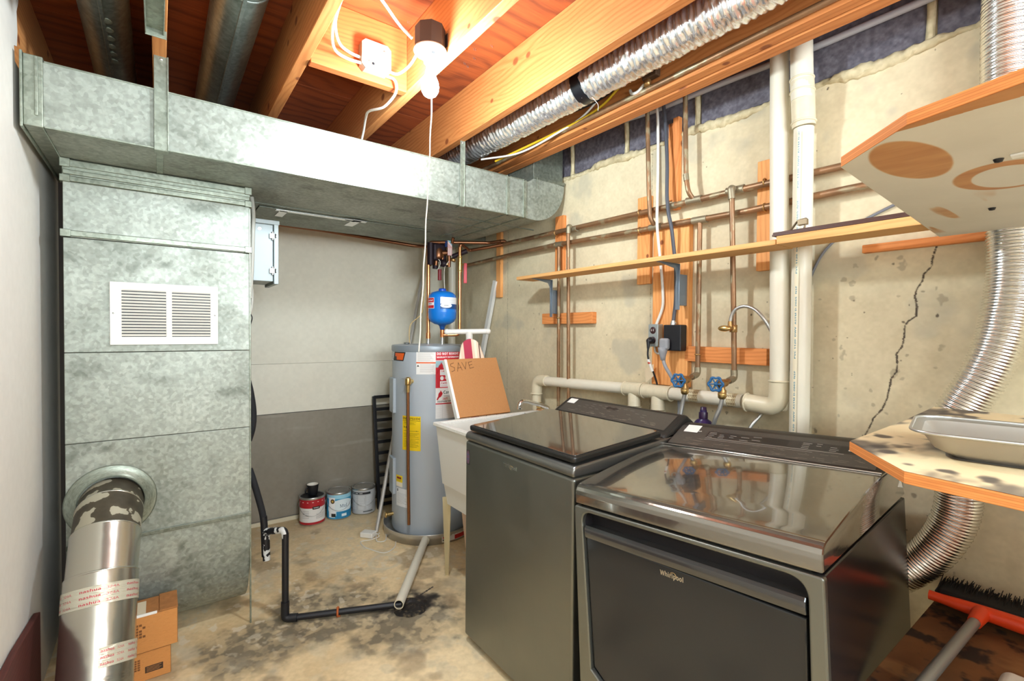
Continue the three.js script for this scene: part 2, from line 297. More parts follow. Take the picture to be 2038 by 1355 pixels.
// floor: unique texture, x -0.46..2.08, z -3.75..1.6
const FX0 = -.46, FX1 = 2.08, FZ0 = -3.75, FZ1 = 1.6;
const segD = (x, z, a, b) => { const dx = b[0] - a[0], dz = b[1] - a[1], t = cl(((x - a[0]) * dx + (z - a[1]) * dz) / (dx * dx + dz * dz)); return Math.hypot(x - a[0] - t * dx, z - a[1] - t * dz); };
const floorTex = tex(1024, 2048, (u, v) => {
  const x = mix(FX0, FX1, u), z = mix(FZ0, FZ1, v);
  const n = fbm(x * 3, z * 3, 301, 5), n2 = fbm(x * 11, z * 11, 303, 4), n3 = fbm(x * 70, z * 70, 305, 3), w1 = (fbm(x * 5, z * 5, 307, 4) - .5) * .5, w2 = (fbm(x * 17, z * 17, 309, 3) - .5) * .18;
  let c = mix3([236, 212, 168], [212, 184, 138], cl((n - .36) * 2.6)); c = mix3(c, [214, 196, 160], .75 * ss(.54, .68, n2) * ss(.4, .6, fbm(x * 2.2, z * 2.2, 311, 3)));
  c = mix3(c, [150, 128, 98], .55 * ss(.6, .74, fbm(x * 6, z * 6, 313, 4)));
  const k = (n3 - .5) * 22; c = [c[0] + k, c[1] + k, c[2] + k];
  const wet = Math.max(1 - ss(.02, .26, segD(x, z, [.24, -2.22], [.45, -2.36]) + w1 * .6 + w2), 1 - ss(.02, .2, segD(x, z, [.5, -2.5], [.86, -2.34]) + w1 * .6 + w2), 1 - ss(.05, .2, segD(x, z, [.5, -2.36], [.92, -2.2]) + w1 * .55 + w2), 1 - ss(.1, .3, Math.hypot((x - .95) * .9, z + 2.12) + w1 * .5 + w2));
  c = mix3(c, [80, 74, 62], cl(wet * (.45 + .5 * ss(.3, .7, n2) + .55 * ss(.4, .62, fbm(x * 34, z * 34, 315, 3)))) * .68);
  c = mix3(c, [226, 214, 190], .6 * ss(.66, .74, fbm(x * 26, z * 20, 317, 3)) * ss(-2.0, -2.5, z));
  const rim = ss(.3, .42, segD(x, z, [.45, -2.5], [.95, -2.36]) + w1 * .8) * (1 - ss(.42, .5, segD(x, z, [.45, -2.5], [.95, -2.36]) + w1 * .8)); c = mix3(c, [204, 192, 166], rim * .35 * ss(.4, .6, n2));
  const drain = 1 - ss(.05, .16, Math.hypot(x - .985, (z + 2.165) * 1.2) + w2 * 1.3); c = mix3(c, [26, 22, 20], drain * .95);
  const ring = Math.abs(Math.hypot(x - 1.06, (z + 2.67)) - .085); c = mix3(c, [214, 204, 180], .5 * (1 - ss(.006, .022, ring + Math.abs(w2) * .12)));
  const back = ss(-3.1, -3.6, z); c = mix3(c, [170, 150, 118], back * .4);
  const cr = segD(x, z, [1.0, -2.2], [1.16, -2.26]) + (hash((x * 300) | 0, 1, 4) - .5) * .004; c = mix3(c, [50, 44, 38], 1 - ss(.002, .006, cr));
  if (z > -1.5) c = mix3(c, [226, 208, 168], .3);
  return c;
}, 1, 1);
const floorBump = tex(1024, 1024, (u, v) => .5 * fbm(u * 60, v * 120, 321, 3) + .5 * fbm(u * 9, v * 18, 323, 3), 1, 1, false);
M.floor = new THREE.MeshStandardMaterial({ map: floorTex, roughness: .72, bumpMap: floorBump, bumpScale: .004 });
const copperTex = tex(512, 128, (u, v) => { const n = fbm(u * 16, v * 3, 331, 4, 16, 3), p = ss(.56, .74, fbm(u * 24, v * 4, 333, 4, 24, 4)); return mix3(mix3([164, 120, 82], [120, 92, 66], n), [170, 166, 136], p * .7); }, 1.2, .09);
M.copper = new THREE.MeshStandardMaterial({ map: copperTex, metalness: .45, roughness: .42 });
M.copperNew = S(lin(.78, .33, .14), .28, 1);
M.copperDark = S(lin(.28, .12, .06), .35, .9);
M.solder = new THREE.MeshStandardMaterial({ color: 0x9a9078, metalness: .7, roughness: .5 });
M.brass = S(lin(.72, .5, .2), .3, 1);
M.bronze = S(lin(.5, .3, .12), .4, .9);
const pvcTex = tex(512, 256, (u, v) => { const n = fbm(u * 10, v * 4, 341, 4, 10, 4), k = (n - .5) * 12; return [224 + k, 217 + k, 197 + k]; }, 1.2, .3);
M.pvc = new THREE.MeshStandardMaterial({ map: pvcTex, roughness: .38 });
M.pvcFit = new THREE.MeshStandardMaterial({ map: pvcTex, color: 0xf4efe2, roughness: .4 });
M.pvcStain = new THREE.MeshStandardMaterial({ roughness: .5, map: tex(256, 128, (u, v) => { const n = fbm(u * 9, v * 5, 351, 4, 9, 5); return mix3([222, 208, 170], [120, 92, 56], ss(.46, .66, n)); }, .18, .18) });
M.white = S(0xe9e6de, .5); M.whiteGloss = S(0xf2f0ea, .28); M.cable = S(0xdedad0, .5); M.greyCable = S(0x4a4d55, .5);
M.paper = S(0xeceae2, .7);
// ================================================================ THE SETTING
const XR = 1.98, ZB = -3.65, XL = -0.36, ZR = 1.5, JB = 2.314, SUB = 2.55;
{
  const g = clean(bx(FX0, FX1, -.1, 0, FZ0, FZ1, 0)); const p = g.attributes.position, uv = g.attributes.uv;
  for (let i = 0; i < p.count; i++) uv.setXY(i, (p.getX(i) - FX0) / (FX1 - FX0), (p.getZ(i) - FZ0) / (FZ1 - FZ0));
  struct('floor', g, M.floor);
}
{ // right wall: poured concrete with a course of blocks on top
  const g = clean(bx(XR, XR + .1, 0, 2.272, ZB - .1, ZR + .1, 0)); const p = g.attributes.position, uv = g.attributes.uv;
  for (let i = 0; i < p.count; i++) uv.setXY(i, (p.getZ(i) + 3.65) / 5.2, p.getY(i) / 2.3);
  const w = struct('wall_right', g, M.concrete);
  const gx = bx(XR + .012, XR + .1, 2.265, 2.49, ZB - .1, ZR + .1, 0); part('mortar', gx, M.mortar, w, { uv: 'z' });
  for (let k = 0; k < 13; k++) { const z1 = -.452 + .41 * 4 - .41 * k; if (z1 < ZB) break; part('block', bx(XR + .002 + .002 * rnd(), XR + .09, 2.286, 2.486, Math.max(z1 - .398, ZB - .09), z1, .006), M.block, w, { uv: 'z' }); }
  for (const z of [-2.09, -1.68, -1.27, -.45]) part('mortar_joint', sweep([[XR + .004, 2.27, z - .004], [XR + .002, 2.33, z - .006], [XR + .003, 2.4, z - .005], [XR + .004, 2.485, z - .006]], (i, a) => .012 + .004 * Math.sin(i * 2 + a), 8), M.mortar, w, { uv: 'y' });
  const led = []; for (let z = ZB; z < ZR; z += .012) led.push([XR + .004 + .004 * Math.sin(z * 31), 2.274 + .007 * Math.sin(z * 13) + .006 * (hash(z * 200 | 0, 1, 3) - .5), z]);
  part('mortar_bed', sweep(led, (i, a) => .012 + .009 * hash(i >> 1, a * 3 | 0, 5) + .006 * Math.sin(i * .13), 10), M.mortar, w, { uv: 'z' });
  part('sill_plate', bx(XR - .01, XR + .1, 2.49, 2.53, ZB - .1, ZR + .1, .002), M.joist2, w, { uv: 'z' });
  part('rim_joist', bx(XR + .05, XR + .1, 2.53, 2.78, ZB - .1, ZR + .1, .002), M.joist2, w, { uv: 'z' });
}
{ // back wall: painted boards above a bare grey panel
  const w = struct('wall_back', bx(XL - .1, XR + .1, 0, SUB, ZB - .1, ZB - .014, 0), M.darkWall);
  part('drywall_panel', bx(XL, XR, 1.1145, SUB, ZB - .014, ZB, .0015), M.cream, w, { uv: 'x' });
  part('drywall_panel', bx(XL, XR, .768, 1.1135, ZB - .014, ZB, .0015), M.cream, w, { uv: 'x' });
  part('grey_panel', bx(XL, XR, .034, .764, ZB - .014, ZB - .002, .0015), M.greyPanel, w, { uv: 'x' });
  part('base_strip', bx(XL, XR, 0, .028, ZB - .014, ZB + .004, .002), M.pvcFit, w, { uv: 'x' });
}
{ // left wall: drywall with a torn edge beside a wooden plate
  const w = struct('wall_left', bx(XL - .12, XL - .03, 0, SUB, ZB - .1, ZR + .1, 0), M.darkWall);
  const s = new THREE.Shape(); s.moveTo(-ZR, 0); s.lineTo(2.955, 0); s.lineTo(2.955, 2.19); s.lineTo(2.16, 2.19); s.lineTo(2.15, 2.235); s.lineTo(2.19, 2.25); s.lineTo(2.2, 2.3); s.lineTo(2.19, 2.36); s.lineTo(2.215, 2.4); s.lineTo(2.22, 2.45); s.lineTo(2.235, SUB); s.lineTo(-ZR, SUB); s.closePath();
  part('drywall', extX(s, .0125, 0, XL - .0125), M.drywall, w, { uv: 'z' });
  part('top_plate', bx(XL - .03, XL - .013, 2.19, SUB, -3.6, -2.0, .002), M.joist, w, { uv: 'z' });
  part('corner_board', bx(XL - .03, XL - .004, 0, 2.19, -3.64, -2.965, .002), M.darkWall, w, { uv: 'y' });
}
struct('wall_rear', bx(XL - .1, XR + .1, 0, SUB, ZR, ZR + .1, 0), M.drywall, { uv: 'x' });
{ // ceiling: subfloor sheets on joists
  const c = structGroup('ceiling');
  part('floor_deck', bx(XL - .1, XR + .1, SUB + .02, SUB + .12, ZB - .1, ZR + .1, 0), M.joist2, c, { uv: 'x' });
  const zs = [-3.74, -2.52, -1.86, -.64, .58, 1.6];
  for (let k = 0; k < zs.length - 1; k++) for (const [x0, x1] of [[XL - .1, .828], [.832, XR + .08]]) part('plywood_sheet', bx(x0, x1, SUB, SUB + .019, zs[k] + .0015, zs[k + 1] - .0015, .0015), M.ply, c, { uv: 'x' });
  let j = 0;
  for (const x of [-.4, .007, .42, .83, 1.238]) part('joist', bx(x - .02, x + .02, JB, SUB, ZB - .02, ZR + .02, .003), j++ % 2 ? M.joist : M.joist2, c, { uv: 'z' });
  part('beam_ply', bx(1.618, 1.664, JB + .002, SUB, ZB - .02, ZR + .02, .003), M.joist2, c, { uv: 'z' });
  part('beam_ply', bx(1.668, 1.722, JB - .004, SUB, ZB - .02, ZR + .02, .003), M.joist2, c, { uv: 'z' });
  part('blocking', bx(.441, .809, JB - .006, SUB - .001, -1.858, -1.82, .003), M.blocking = wood([196, 102, 46], [150, 70, 26], 2, 97), c, { uv: 'x' });
  const st = []; for (let k = 0; k < 90; k++) { const x = .46 + 1.1 * rnd(), z = -2.1 + 1.5 * rnd(); if (Math.abs(x - .83) < .04 || Math.abs(x - 1.238) < .04) continue; for (const d of [-.0035, .0035]) st.push(cyl([x + d, SUB, z], [x + d + .002 * rnd(), SUB - .009, z + .002 * rnd()], .0009, .0009, 5)); }
  part('staple', st, M.steel, c, { kind: 'stuff' });
}

// ================================================================ BULB FIXTURE
function lampholder(B, power, label, boxLabel) {
  const [x, y, z] = B, yb = y + .1;                           // porcelain disc at yb
  const t = thing('lampholder', label, 'light fixture', [x, y - .05, z]);
  part('porcelain_base', lathe([[0, yb + .012], [.055, yb + .012], [.057, yb + .006], [.052, yb], [.045, yb - .002], [.024, yb - .004], [.022, yb - .03], [.02, yb - .034], [0, yb - .034]], x, 0, z, 40), M.whiteGloss, t);
  parts('screw', [ell(x + .036, yb - .001, z + .014, .004, .002, .004, 8), ell(x - .036, yb - .001, z - .014, .004, .002, .004, 8)], M.steel, t);
  part('switch_slot', bx(x - .006, x + .006, yb - .012, yb - .002, z + .021, z + .027, .001), M.black, t);
  part('socket_collar', lathe([[.013, yb - .046], [.0135, yb - .036], [.0165, yb - .033]], x, 0, z, 24), M.steel, t);
  const bm = new THREE.MeshStandardMaterial({ color: 0xffffff, emissive: BULB_COLOR, emissiveIntensity: 14, roughness: .4 });
  part('bulb', lathe([[0, y - .05], [.012, y - .048], [.022, y - .041], [.029, y - .028], [.031, y - .012], [.028, y + .004], [.021, y + .02], [.015, y + .036], [.013, y + .052], [0, y + .052]], x, 0, z, 32), bm, t);
  const L = new THREE.PointLight(BULB_COLOR, power, 0, 2); L.position.set(x, y - .022, z); L.castShadow = true; L.shadow.radius = 2.6; L.shadow.mapSize.set(2048, 2048); L.shadow.bias = -.002; scene.add(L);
  const b = thing('ceiling_box', boxLabel, 'electrical box', [x, yb + .012, z]);
  const oct = new THREE.Shape(); for (let k = 0; k < 8; k++) { const a = (k + .5) / 8 * Math.PI * 2, r = .052; k ? oct.lineTo(r * Math.cos(a), r * Math.sin(a)) : oct.moveTo(r * Math.cos(a), r * Math.sin(a)); } oct.closePath();
  part('box_body', extY(oct, .075, .003, yb + .013).translate(x, 0, z), M.bakelite, b);
  part('mounting_ear', bx(x + .05, x + .052 + .004, yb + .03, yb + .075, z - .03, z + .03, .002), M.bakelite, b);
  part('nail', [cyl([x + .045, yb + .05, z - .052], [x + .056, yb + .05, z - .048], .003, .003, 8)], M.steel, b);
}
M.bakelite = S(0x3a2a22, .55);
lampholder(BULB, BULB_POWER, 'lit bare bulb in a white porcelain pull-chain lampholder under the joists', 'dark brown octagonal ceiling box above the lit bulb');
UNSEEN_CEILING_LIGHTS.forEach(([x, y, z], i) => {                             // unseen ceiling lights, placed to even out the room brightness
  const t = thing('unseen_ceiling_light', i ? 'second unseen ceiling light behind the viewpoint, placed to brighten the room' : 'unseen ceiling light behind the viewpoint, placed to brighten the room', 'light fixture', [x, y, z]);
  part('housing', [bx(x - .15, x + .15, y + .014, y + .07, z - .62, z + .62, .01, 2)], M.white, t);
  part('diffuser', bx(x - .14, x + .14, y + .002, y + .016, z - .6, z + .6, .004), new THREE.MeshStandardMaterial({ color: 0xffffff, emissive: UNSEEN_COLOR, emissiveIntensity: 1.6, roughness: .5 }), t);
  parts('hanger', [cyl([x, y + .07, z - .5], [x, JB, z - .5], .003, .003, 8), cyl([x, y + .07, z + .5], [x, JB, z + .5], .003, .003, 8)], M.steel, t);
  const L = new THREE.RectAreaLight(UNSEEN_COLOR, UNSEEN_CEILING_POWER, .28, 1.2); L.position.set(x, y - .002, z); L.lookAt(x, 0, z); scene.add(L);
});
{                                                              // unseen broad light on the rear wall, placed to brighten the deep end
  const t = thing('unseen_rear_light', 'unseen broad light behind the viewpoint, placed to brighten the back wall and plenum', 'light fixture', [.75, 1.55, ZR]);
  part('housing', bx(-.02, 1.52, 1.53, 2.17, ZR - .05, ZR, .01, 2), M.white, t);
  part('diffuser', bx(0, 1.5, 1.55, 2.15, ZR - .062, ZR - .048, .004), new THREE.MeshStandardMaterial({ color: 0xffffff, emissive: UNSEEN_COLOR, emissiveIntensity: 1.6, roughness: .5 }), t);
  const L = new THREE.RectAreaLight(UNSEEN_COLOR, UNSEEN_REAR_POWER, 1.5, .6); L.position.set(.75, 1.85, ZR - .064); L.lookAt(.75, 1.85, -3); scene.add(L);
}
{
  const p = smooth([[.758, 2.275, -1.49], [.752, 2.2, -1.487], [.748, 2.05, -1.487], [.737, 1.8, -1.49], [.727, 1.55, -1.495], [.72, 1.4, -1.5], [.714, 1.28, -1.5]], 60);
  const t = thing('pull_string', 'long white pull string hanging from the bulb socket', 'string', [.72, 1.28, -1.5]);
  part('string', sweep(p.map((q, i) => q.clone().add(V(.0012 * Math.sin(i * .7), 0, 0))), .0026, 6), M.cable, t);
  part('loose_end', sweep(smooth([[.745, 2.272, -1.488], [.735, 2.24, -1.486], [.731, 2.2, -1.487], [.729, 2.17, -1.487]], 14), .0022, 6), M.cable, t);
}
// ================================================================ CEILING ELECTRICS
{
  const t = thing('junction_box', 'grey square junction box with cut corners screwed to the short blocking board', 'electrical box', [.66, 2.33, -1.82]);
  const s = shape([[.612, 2.345], [.626, 2.331], [.712, 2.331], [.726, 2.345], [.726, 2.425], [.712, 2.439], [.626, 2.439], [.612, 2.425]]);
  part('box_body', ext(s, .034, .003).translate(0, 0, -1.819), M.boxGrey = S(0x9a8f80, .5, .3), t);
  part('cover', ext(s, .005, .001).translate(0, 0, -1.785), M.boxGrey, t);
  parts('screw', [latheTo([[0, .003], [.004, .002], [.005, 0]], [.64, 2.358, -1.78], [0, 0, 1], 12), latheTo([[0, .003], [.004, .002], [.005, 0]], [.698, 2.412, -1.78], [0, 0, 1], 12)], M.steel, t);
  part('knockout_hole', latheTo([[0, .001], [.005, .001]], [.655, 2.354, -1.779], [0, 0, 1], 12), M.black, t);
}
const cab = (name, label, pts, r, m, cat = 'cable', n = 50, group) => solo(name, label, cat, sweep(smooth(pts, n), r, 8), m, { group });
cab('electrical_cable', 'white cable entering the square junction box from the left, upper of the two', [[.447, 2.33, -1.42], [.46, 2.39, -1.47], [.47, 2.4, -1.55], [.48, 2.375, -1.66], [.52, 2.36, -1.74], [.57, 2.365, -1.78], [.615, 2.372, -1.8]], .0052, M.cable);
cab('electrical_cable', 'white cable entering the square junction box from the left, lower of the two', [[.447, 2.335, -1.38], [.455, 2.375, -1.44], [.463, 2.38, -1.54], [.468, 2.345, -1.65], [.5, 2.328, -1.73], [.555, 2.335, -1.77], [.615, 2.35, -1.795]], .0052, M.cable);
cab('electrical_cable', 'white cable running over the top of the junction box to the lampholder', [[.45, 2.35, -1.4], [.49, 2.44, -1.45], [.55, 2.465, -1.53], [.62, 2.455, -1.58], [.68, 2.42, -1.6], [.715, 2.37, -1.57]], .0052, M.cable);
cab('electrical_cable', 'short white cable looping from the junction box right side to the lampholder', [[.72, 2.35, -1.79], [.745, 2.34, -1.77], [.77, 2.355, -1.72], [.775, 2.38, -1.64], [.765, 2.375, -1.56]], .0052, M.cable, 'cable', 30);
cab('electrical_cable', 'white cable dropping from the junction box corner behind the big metal duct', [[.715, 2.335, -1.8], [.745, 2.325, -1.79], [.755, 2.29, -1.8], [.735, 2.25, -1.86], [.715, 2.27, -1.99], [.74, 2.29, -2.1], [.77, 2.27, -2.22], [.785, 2.21, -2.33]], .0052, M.cable);
cab('yellow_cable', 'yellow cable strung along the dark side of the beam near the foil duct', [[1.5, 2.29, -2.2], [1.575, 2.33, -1.9], [1.6, 2.35, -1.6], [1.606, 2.37, -1.5], [1.606, 2.405, -1.42], [1.608, 2.43, -1.37]], .006, S(0xc9a21c, .5));
cab('electrical_cable', 'slim white cable sagging along the beam beside the yellow cable', [[1.44, 2.3, -2.25], [1.53, 2.29, -2.02], [1.585, 2.33, -1.78], [1.6, 2.36, -1.62], [1.605, 2.42, -1.5], [1.61, 2.46, -1.42]], .005, M.cable);
cab('black_cable', 'black cable end poking from the beam behind the foil duct', [[1.55, 2.38, -1.75], [1.598, 2.395, -1.55], [1.606, 2.41, -1.45], [1.612, 2.43, -1.38], [1.62, 2.435, -1.36]], .006, M.black, 'cable', 24);
{
  const t = thing('old_outlet_box', 'rusty brown electrical box on the beam half hidden by the foil duct', 'electrical box', [1.6, 2.37, -1.24]);
  part('box_body', [bx(1.585, 1.617, 2.372, 2.452, -1.275, -1.205, .006)], S(0x57422f, .6, .4), t);
  parts('connector', [latheTo([[0, .03], [.012, .03], [.014, .02], [.016, .01], [.012, 0]], [1.6, 2.374, -1.255], [-.3, -1, .1], 14), latheTo([[0, .03], [.01, .03], [.012, 0]], [1.588, 2.4, -1.2], [-1, -.4, .3], 14)], M.bronze, t);
  part('wire_end', sweep(smooth([[1.595, 2.36, -1.27], [1.59, 2.34, -1.3], [1.597, 2.35, -1.335], [1.606, 2.37, -1.35]], 12), .006, 8), M.cable, t);
}
solo('copper_pipe', 'copper tube running along the lower side of the beam under the foil duct', 'pipe', sweep([[1.604, 2.338, -2.7], [1.604, 2.338, ZR - .02]], .011, 14), M.copper);
solo('conduit', 'grey conduit along the top of the right wall blocks behind the white pipes', 'conduit', sweep(fil([[1.93, 2.5, -1.74], [1.945, 2.45, -1.69], [1.955, 2.435, -1.5], [1.955, 2.421, -1.05], [1.955, 2.408, -.78], [1.955, 2.405, ZR - .02]], .04), .0125, 14), S(0xb4b5ba, .45, .2));

// ================================================================ SHEET METAL DUCTS
{
  const t = thing('main_duct', 'large rectangular galvanized trunk duct hung under the joists across the room', 'duct', [.7, 1.99, -2.45]);
  const zf = -2.13, zb = -2.9, y0 = 1.992, y1 = 2.197;
  part('duct_body', bx(-.293, 1.655, y0, y1, zb, zf, .002), M.galv, t, { uv: 'x' });
  part('end_flange', [bx(-.338, -.292, y0 - .004, y1 + .014, zf - .7, zf + .004, .003), bx(-.345, -.338, y0 - .012, y1 + .02, zf - .72, zf + .008, .002)], M.galvTrim, t, { uv: 'y' });
  part('end_fold', bx(-.312, -.303, y0 + .03, y1 + .012, zf, zf + .008, .003), M.galvTrim, t, { uv: 'y' });
  for (const x of [0, 1.53, 1.644]) part('seam_band', [bx(x - .001, x + .018, y0 - .003, y1 + .003, zb, zf + .003, .001), bx(x - .003, x + .001, y0 - .005, y1 + .005, zb, zf + .006, .001)], M.galvTrim, t, { uv: 'y' });
  part('duct_lip', [bx(-.29, 1.655, y1 - .002, y1 + .003, zf - .02, zf + .003, .001), bx(-.29, 1.655, y0 - .003, y0 + .002, zf - .02, zf + .002, .001)], M.galvTrim, t, { uv: 'x' });
  // square elbow with a rounded heel, then a riser
  const s = new THREE.Shape(); s.moveTo(1.663, y0); s.lineTo(1.74, y0 - .004); s.bezierCurveTo(1.86, y0 + .004, 1.94, y0 + .09, 1.957, y1 - .01); s.lineTo(1.958, y1 + .024); s.lineTo(1.735, y1 + .034); s.lineTo(1.69, y1 + .004); s.lineTo(1.663, y1); s.closePath();
  part('elbow', ext(s, .76, .002).translate(0, 0, zb), M.galv, t, { uv: 'x' });
  part('elbow_seam', bx(1.738, 1.742, y1 - .03, y1 + .034, zf, zf + .003, .001), M.galvTrim, t, { uv: 'y' });
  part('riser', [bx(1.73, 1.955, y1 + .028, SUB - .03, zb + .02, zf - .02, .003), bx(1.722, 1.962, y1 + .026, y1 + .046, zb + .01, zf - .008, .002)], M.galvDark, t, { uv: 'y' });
  // sheets and foil tape on the underside
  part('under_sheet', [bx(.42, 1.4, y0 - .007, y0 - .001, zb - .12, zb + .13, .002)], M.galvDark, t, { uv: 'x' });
  for (const [a, b, c, d] of [[.5, .92, -2.8, -2.77], [.52, .56, -2.93, -2.78], [.9, .95, -2.93, -2.75], [.86, .98, -2.79, -2.755]]) part('foil_tape', bx(a, b, y0 - .011, y0 - .006, c, d, .001), M.foil, t);
  parts('under_seam', [bx(1.2, 1.66, y0 - .004, y0, -2.52, -2.51, .001), bx(1.36, 1.9, y0 - .005, y0, -2.36, -2.352, .001), bx(.3, 1.3, y0 - .004, y0, -2.72, -2.712, .001)], M.galvDark, t);
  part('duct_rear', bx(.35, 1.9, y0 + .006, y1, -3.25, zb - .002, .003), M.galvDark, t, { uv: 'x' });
}
const strap = (label, x, y1, w, z) => { const t = thing('hanger_strap', label, 'strap', [x, 1.985, z]); part('strap', [bx(x - w / 2, x + w / 2, 1.986, y1, z - .001, z + .002, .0008), bx(x - w / 2, x + w / 2, 1.984, 1.987, z - .05, z, .0008)], M.galvTrim, t, { uv: 'y' }); part('strap_fold', bx(x + w / 2 - .004, x + w / 2, 1.986, y1, z, z + .006, .001), M.galvTrim, t, { uv: 'y' }); part('screw', [latheTo([[0, .004], [.004, .003], [.005, 0]], [x, y1 - .012, z + .002], [0, 0, 1], 10)], M.steel, t); };
strap('wide metal strap hanging the trunk duct from the joist near its left end', .012, JB + .002, .042, -2.122);
strap('narrow metal strap hanging the trunk duct beside the foil flex duct', 1.245, JB + .002, .026, -2.122);
{
  const t = thing('metal_bracket', 'short galvanized channel bracket on the joist bottom at the top left', 'bracket', [-.002, JB - .03, -1.75]);
  part('channel', [bx(-.03, -.0265, JB - .025, JB + .04, -1.93, -1.2, .001), bx(-.03, .02, JB - .004, JB - .001, -1.93, -1.2, .001), bx(.0165, .02, JB - .018, JB, -1.93, -1.2, .001)], M.galvTrim, t, { uv: 'z' });
  part('end_tab', bx(-.03, .026, JB - .028, JB - .002, -1.934, -1.93, .001), M.galvTrim, t);
}
function roundDuct(label, x, r, dents) {
  const t = thing('round_duct', label, 'duct', [x, 2.455 - r, -2]);
  const pts = []; for (let k = 0; k <= 60; k++) pts.push([x, 2.455, mix(-3.2, ZR - .05, k / 60)]);
  part('pipe', sweep(pts, r, 40), M.galvPipe, t);
  part('lock_seam', bx(x - .006, x + .006, 2.455 - r - .004, 2.455 - r + .002, -3.2, ZR - .05, .002), M.galvPipe, t, { uv: 'z' });
  for (const z of [-1.72, -.9]) part('bead', torus(r, .004, [x, 2.455, z], [0, 0, 1], 40, 8), M.galvPipe, t);
  if (dents) { for (let k = 0; k < 6; k++) part('crimp', ell(x + .012, 2.455 - r - .001, -2.12 - k * .06, .014, .004, .018, 12), M.galvTrim, t); part('tape_tab', bx(x - .025, x - .005, 2.455 - r - .004, 2.455 - r + .004, -2.0, -1.93, .003), M.foil, t); }
}
roundDuct('left round galvanized branch duct with crimped dimples between the joists', -.145, .072, true);
roundDuct('right round galvanized branch duct, plain, beside the narrow joist', .222, .078, false);
{ // foil-wrapped flexible duct
  const t = thing('flex_duct', 'silver foil flexible duct with a black tape band along the ceiling', 'duct', [1.44, 2.31, -1.4]);
  const base = smooth([[1.4, 2.395, -2.95], [1.42, 2.392, -2.5], [1.435, 2.388, -2.0], [1.44, 2.386, -1.4], [1.445, 2.385, -.8], [1.45, 2.385, 0], [1.45, 2.39, ZR - .02]], 1100);
  const band = q => q.z > -1.465 && q.z < -1.415;
  part('foil_sleeve', sweep(base, (i, a, s) => { const ph = s * 2 * Math.PI / .026, n = vn(s * 120, a * 7, 5), n2 = vn(s * 45, a * 4 + 9, 6); return .073 + .0035 * Math.sin(ph + 1.2 * (n2 - .5)) + .005 * (n - .5) + .006 * (n2 - .5) - (Math.sin(a + 2.2) > .9 ? .001 : 0); }, 44), M.foil, t);
  part('tape_band', sweep(base.filter(band), (i, a) => .078 + .001 * Math.sin(a * 5), 40), M.blackTape, t, { label: 'black tape band around the foil sleeve' });
  part('loose_thread', sweep(smooth([[1.43, 2.31, -1.4], [1.437, 2.295, -1.39], [1.45, 2.28, -1.385], [1.455, 2.26, -1.39]], 12), .001, 5), M.cable, t);
}
{ // return-air plenum
  const t = thing('return_plenum', 'tall galvanized sheet metal return air plenum with banded seams standing left', 'duct', [.02, 0, -2.7]);
  const x0 = -.288, x1 = .335, zf = -2.466, zb = -2.95;
  const s = new THREE.Shape(); s.moveTo(2.466, .505); s.lineTo(2.466, .44); s.bezierCurveTo(2.468, .22, 2.53, .075, 2.72, .028); s.lineTo(2.95, .028); s.lineTo(2.95, .505); s.closePath();
  part('boot', extX(s, x1 - x0, .002, x0), M.galv, t, { uv: 'y' });
  part('panel', bx(x0, x1, .508, .906, zb, zf, .002), M.galv, t, { uv: 'x' });
  part('panel', bx(x0, x1, .908, 1.256, zb, zf + .001, .002), M.galv, t, { uv: 'x' });
  part('panel', bx(x0, x1, 1.258, 1.695, zb, zf, .002), M.galv, t, { uv: 'x' });
  part('panel', bx(x0, x1, 1.697, 1.905, zb, zf + .002, .002), M.galv, t, { uv: 'x' });
  part('collar', bx(x0 - .002, x1 + .002, 1.905, 1.99, zb, zf + .003, .002), M.galvTrim, t, { uv: 'x' });
  const band = (y, h, p) => part('drive_cleat', [bx(x0 - .006, x1 + .006, y, y + h, zf - .02, zf + p, .003), bx(x0 - .008, x0 + .022, y - .003, y + h + .003, zf - .02, zf + p + .003, .002), bx(x1 - .02, x1 + .008, y - .003, y + h + .003, zf - .02, zf + p + .003, .002)], M.galvTrim, t, { uv: 'x' });
  band(1.7, .022, .009); band(1.906, .02, .011); band(1.962, .026, .008);
  part('seam_strip', [bx(x0, x1, 1.932, 1.95, zf, zf + .009, .003)], M.galvTrim, t, { uv: 'x' });
  part('lower_seam', bx(x0, x1 + .004, .5, .517, zf - .01, zf + .006, .002), M.galvDark, t, { uv: 'x' });
  part('corner_fold', bx(x1 - .003, x1 + .004, .52, 1.9, zf - .012, zf + .004, .002), M.galvTrim, t, { uv: 'y' });
  part('leg_strip', bx(x1 - .002, x1 + .004, 0, .52, zf - .012, zf + .001, .001), M.galvTrim, t, { uv: 'y', label: 'thin metal strip standing on the floor at the right edge' });
}
